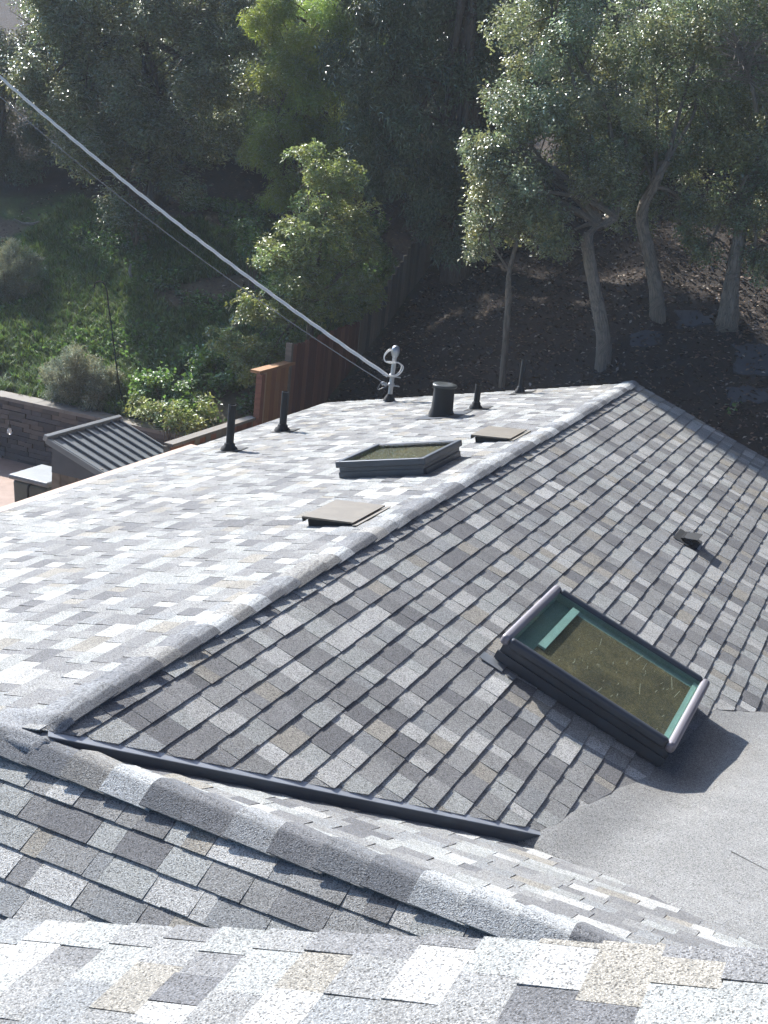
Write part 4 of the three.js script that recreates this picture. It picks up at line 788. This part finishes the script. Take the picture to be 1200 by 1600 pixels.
// background trees up the hill
for (const [px, py, z, r, k, label] of [[0, 120, 30.5, 120, 'dark', 'dark tree in shade at the top left corner'], [240, 40, 33, 110, 'dark', 'far dark tree seen above the glossy tree crown'], [520, 20, 32.5, 110, 'dark', 'far dark tree seen above the feathery tree'], [720, 20, 29, 100, 'dark', 'far dark tree between evergreen and grey oak'], [930, 20, 28, 100, 'dark', 'far dark tree above the grey oak crown'], [1110, 20, 28, 110, 'dark', 'far dark tree above the forked oak crown'], [130, 60, 31, 130, 'bay', 'dim tree behind the glossy bay, top left'], [420, 70, 30, 120, 'bay', 'dim tree between the glossy bay and feathery tree'], [600, 90, 28, 110, 'dark', 'dim dark tree behind the evergreen'], [800, 100, 26, 110, 'dark', 'dim dark tree behind the grey oak'], [1010, 130, 25, 110, 'dark', 'dim dark tree behind the forked oak'], [1180, 160, 24.5, 120, 'dark', 'dim dark tree behind the right edge oak'], [1440, -60, 21.5, 190, 'oak', 'tall oak beyond the right edge of the slope'], [1750, -120, 22.5, 230, 'oak', 'taller oak far beyond the right edge of the slope']]) {
  const b = at(px, py + 330, z); b.y = groundY(b.x, b.z);
  tree('hill_tree', label, 'tree', k, [b, at(px, py + 120, z), at(px, py, z)], [0.22, 0.18, 0.1], [[px, py, z, r], [px - r * 0.8, py + 60, z, r * 0.75], [px + r * 0.8, py + 50, z, r * 0.75], [px, py + r, z - 0.5, r * 0.7], ...(px > 1300 ? [[px + r * 0.5, py - r, z, r * 0.8], [px - r * 0.6, py - r * 0.9, z, r * 0.8], [px, py - 1.9 * r, z, r * 0.9]] : [])], 0.75, barkDark, 'trees up the hill', 3);
}
// shrubs and low growth on the left slope
function shrub(name, label, kind, lobes, density, group, mat = barkGrey) {
  const [px, py, z, r] = lobes[0], c = at(px, py, z), base = S3(c.x, groundY(c.x, c.z), c.z), t = thing(name, label, 'shrub', base, group), st = [];
  for (let k = 0; k < 9; k++) { const R = r * z / 2039, e = c.clone().add(S3(gauss() * R * 0.6, rr(-0.1, 0.5) * R, gauss() * R * 0.5)); st.push(limb([base.clone().add(S3(rr(-0.05, 0.05), -0.03, rr(-0.05, 0.05))), base.clone().lerp(e, 0.5).add(S3(0, 0.05, 0)), e], [0.018, 0.012, 0.005], 5, 5, 0)); }
  const m = part('stems', st, mat, t); m.userData.kind = 'stuff';
  crownOf(t, base, kind, lobes, density, 'foliage');
}
shrub('sage_shrub', 'rounded grey green shrub behind the stone wall', 'sage', [[118, 592, 20.9, 42], [80, 590, 20.9, 28], [155, 598, 20.8, 30], [120, 568, 21, 30], [105, 625, 20.7, 30], [150, 630, 20.6, 28], [178, 590, 20.9, 18]], 1, 'grey green shrubs');
shrub('sage_shrub', 'grey green shrub cut by the left edge of the slope', 'sage', [[10, 430, 24.3, 42], [45, 415, 24.4, 26], [-30, 440, 24.3, 45], [30, 455, 24.2, 28], [15, 395, 24.5, 24]], 0.9, 'grey green shrubs');
shrub('leafy_shrub', 'bright green leafy shrub right of the grey shrub', 'ivy', [[255, 605, 20.4, 34], [285, 635, 20.1, 34], [235, 625, 20.4, 26], [310, 655, 19.8, 26], [270, 660, 19.8, 28], [225, 600, 20.6, 20]], 1, 'green shrubs by the fence');
shrub('leafy_shrub', 'low green bush beside the olive shrub tree', 'ivy', [[330, 570, 21, 30], [310, 600, 20.8, 24], [350, 600, 20.6, 26], [300, 560, 21.4, 18]], 0.8, 'green shrubs by the fence');
shrub('flowering_shrub', 'pale flecked low shrub above the low fence', 'pitto', [[270, 655, 19.4, 26], [235, 650, 19.7, 22], [305, 668, 19.3, 22], [325, 640, 19.6, 18], [215, 640, 20, 18]], 0.9, 'green shrubs by the fence');
shrub('hanging_vine', 'pale green vine hanging below the glossy tree', 'ivy', [[400, 385, 23.6, 30], [385, 360, 23.8, 22], [415, 410, 23.2, 24], [420, 440, 22.8, 22]], 0.7, 'green shrubs by the fence');
shrub('leafy_shrub', 'small leafy bush at the foot of the glossy tree', 'bay', [[215, 345, 25.6, 26], [190, 325, 25.8, 24], [130, 255, 26, 24], [300, 300, 25.6, 26]], 0.8, 'bushes under the glossy tree');
shrub('low_bush', 'small green bush in mulch at right of the far gable', 'ivy', [[1150, 640, 17.6, 14], [1120, 665, 17.2, 10]], 0.6, null);

// ground cover and fallen leaves: nobody could count these
function scatter(name, label, cat, geo, mat, n, where, color, tilt, lift = 0.01) {
  const list = [];
  for (let i = 0; i < n * 6 && list.length < n; i++) { const p = where(); if (p) list.push(p); }
  const im = new THREE.InstancedMesh(geo, mat, list.length); im.name = name; shade(im); im.userData = { label, category: cat, kind: 'stuff' };
  list.forEach(([x, z], i) => { dummy.position.copy(W(S3(x, groundY(x, z) + lift, z))); dummy.rotation.set(gauss() * tilt, rnd() * 6.28, gauss() * tilt); dummy.scale.setScalar(rr(0.6, 1.4)); dummy.updateMatrix(); im.setMatrixAt(i, dummy.matrix); im.setColorAt(i, color(x, z)); });
  scene.add(im);
}
{
  const lf = sprig({ n: 1, len: 0.07, w: 0.035, spread: 0.0001, fold: 0.2 });
  const litMat = new THREE.MeshStandardMaterial({ color: lin(1, 1, 1), roughness: 0.8, side: THREE.DoubleSide });
  const litC = () => { const k = rr(0.3, 1.3), r = rnd(); return r < 0.12 ? tint.setRGB(k * 0.42, k * 0.36, k * 0.3) : r < 0.6 ? tint.setRGB(k * 0.2, k * 0.13, k * 0.085) : tint.setRGB(k * 0.07, k * 0.05, k * 0.04); };
  scatter('leaf_litter', 'brown fallen leaves covering the mulched slope', 'leaf litter', lf, litMat, 26000, () => { const p = plan(rr(12, 21), rr(-6, 5.6), 0); return [p.x, p.z]; }, litC, 0.5, 0.012);
  scatter('dry_leaves', 'scattered dry leaves on the bare earth of the left hillside', 'leaf litter', lf, litMat, 7000, () => { const p = plan(rr(15, 24), rr(5.8, 15), 0); return [p.x, p.z]; }, litC, 0.5, 0.012);
  const pos = [], nor = [], idx = [];
  for (let i = 0; i < 9; i++) { const a = rnd() * 6.28, h = rr(0.06, 0.16), o = S3(rr(-0.05, 0.05), 0, rr(-0.05, 0.05)), d = S3(Math.cos(a), 0, Math.sin(a)), s = S3(-d.z, 0, d.x).multiplyScalar(0.006), k = pos.length / 3, m = o.clone().addScaledVector(d, h * 0.25).add(S3(0, h * 0.65, 0)), t = o.clone().addScaledVector(d, h * 0.7).add(S3(0, h, 0)); for (const p of [o.clone().sub(s), o.clone().add(s), m.clone().add(s), m.clone().sub(s), t]) { pos.push(p.x, p.y, p.z); nor.push(-d.x * 0.5, 0.8, -d.z * 0.5); } idx.push(k, k + 1, k + 2, k, k + 2, k + 3, k + 3, k + 2, k + 4); }
  const tuft = new THREE.BufferGeometry(); tuft.setAttribute('position', new THREE.Float32BufferAttribute(pos, 3)); tuft.setAttribute('normal', new THREE.Float32BufferAttribute(nor, 3)); tuft.setIndex(idx);
  scatter('grass', 'rough green grass and weeds on the left slope', 'grass', tuft, leafMat(0.13, 0.22, 0.05, 0.1, 0.45), 24000, () => { const u = rr(12.6, 19), v = rr(5.8, 14), p = plan(u, v, 0), n = fbm(p.x * 0.8 + 3, p.z * 0.8); return n > 0.6 || u + 4 * (n - 0.5) > 18.4 ? null : [p.x, p.z]; }, () => { const k = rr(0.6, 1.4), y = rr(-0.15, 0.3); return tint.setRGB(k * (1 + y), k, k * 0.9); }, 0.2, -0.005);
  scatter('ground_ivy', 'low broad leaved weeds among the grass on the left slope', 'ground cover', kinds.ivy.g[0], kinds.ivy.m, 5200, () => { const u = rr(12.6, 19.5), v = rr(5.8, 13), p = plan(u, v, 0); return fbm(p.x * 0.9 + 31, p.z * 0.9) < 0.52 ? null : [p.x, p.z]; }, () => { const k = rr(0.5, 1.2); return tint.setRGB(k, k, k); }, 0.4, 0.03);
}
// exposed landscape cloth on the right slope
for (const [px, py, z, w, d, label] of [[1190, 550, 18.6, 0.55, 0.5, 'large grey landscape cloth patch at the right edge of the mulch'], [1085, 500, 19.6, 0.34, 0.25, 'small grey cloth patch between the two right oak trunks'], [1175, 610, 17.8, 0.45, 0.25, 'narrow grey cloth strip below the large patch'], [1010, 530, 19.1, 0.3, 0.2, 'little grey cloth scrap left of the leaning oak']]) {
  const c = at(px, py, z), N = 14, pos = [], idx = [], uv = [], b = S3(c.x, groundY(c.x, c.z), c.z), o = W(b);
  for (let j = 0; j <= N; j++) for (let i = 0; i <= N; i++) { const a = i / N * 2 - 1, e = j / N * 2 - 1, k = 1 + 0.9 * (fbm(a * 2 + px, e * 2) - 0.5), x = c.x + a * w * k, zz = c.z + e * d * k, edge = Math.max(Math.abs(a), Math.abs(e)); const q = W(S3(x, groundY(x, zz) + 0.004 + 0.05 * (fbm(x * 4, zz * 4) - 0.35) - 0.08 * step(0.75, 1, edge + 0.3 * (fbm(x * 5, zz * 5) - 0.5)), zz)); pos.push(q.x - o.x, q.y - o.y, q.z - o.z); uv.push(x, zz); if (i < N && j < N) { const m = j * (N + 1) + i; idx.push(m, m + 1, m + N + 1, m + 1, m + N + 2, m + N + 1); } }
  const g = new THREE.BufferGeometry(); g.setAttribute('position', new THREE.Float32BufferAttribute(pos, 3)); g.setAttribute('uv', new THREE.Float32BufferAttribute(uv, 2)); g.setIndex(idx); g.computeVertexNormals();
  const m = shade(new THREE.Mesh(g, M.fabric)); m.name = numbered('landscape_cloth'); m.position.copy(o); m.userData = { label, category: 'cloth', group: 'grey cloth patches' }; scene.add(m);
}

renderer.render(scene, camera);
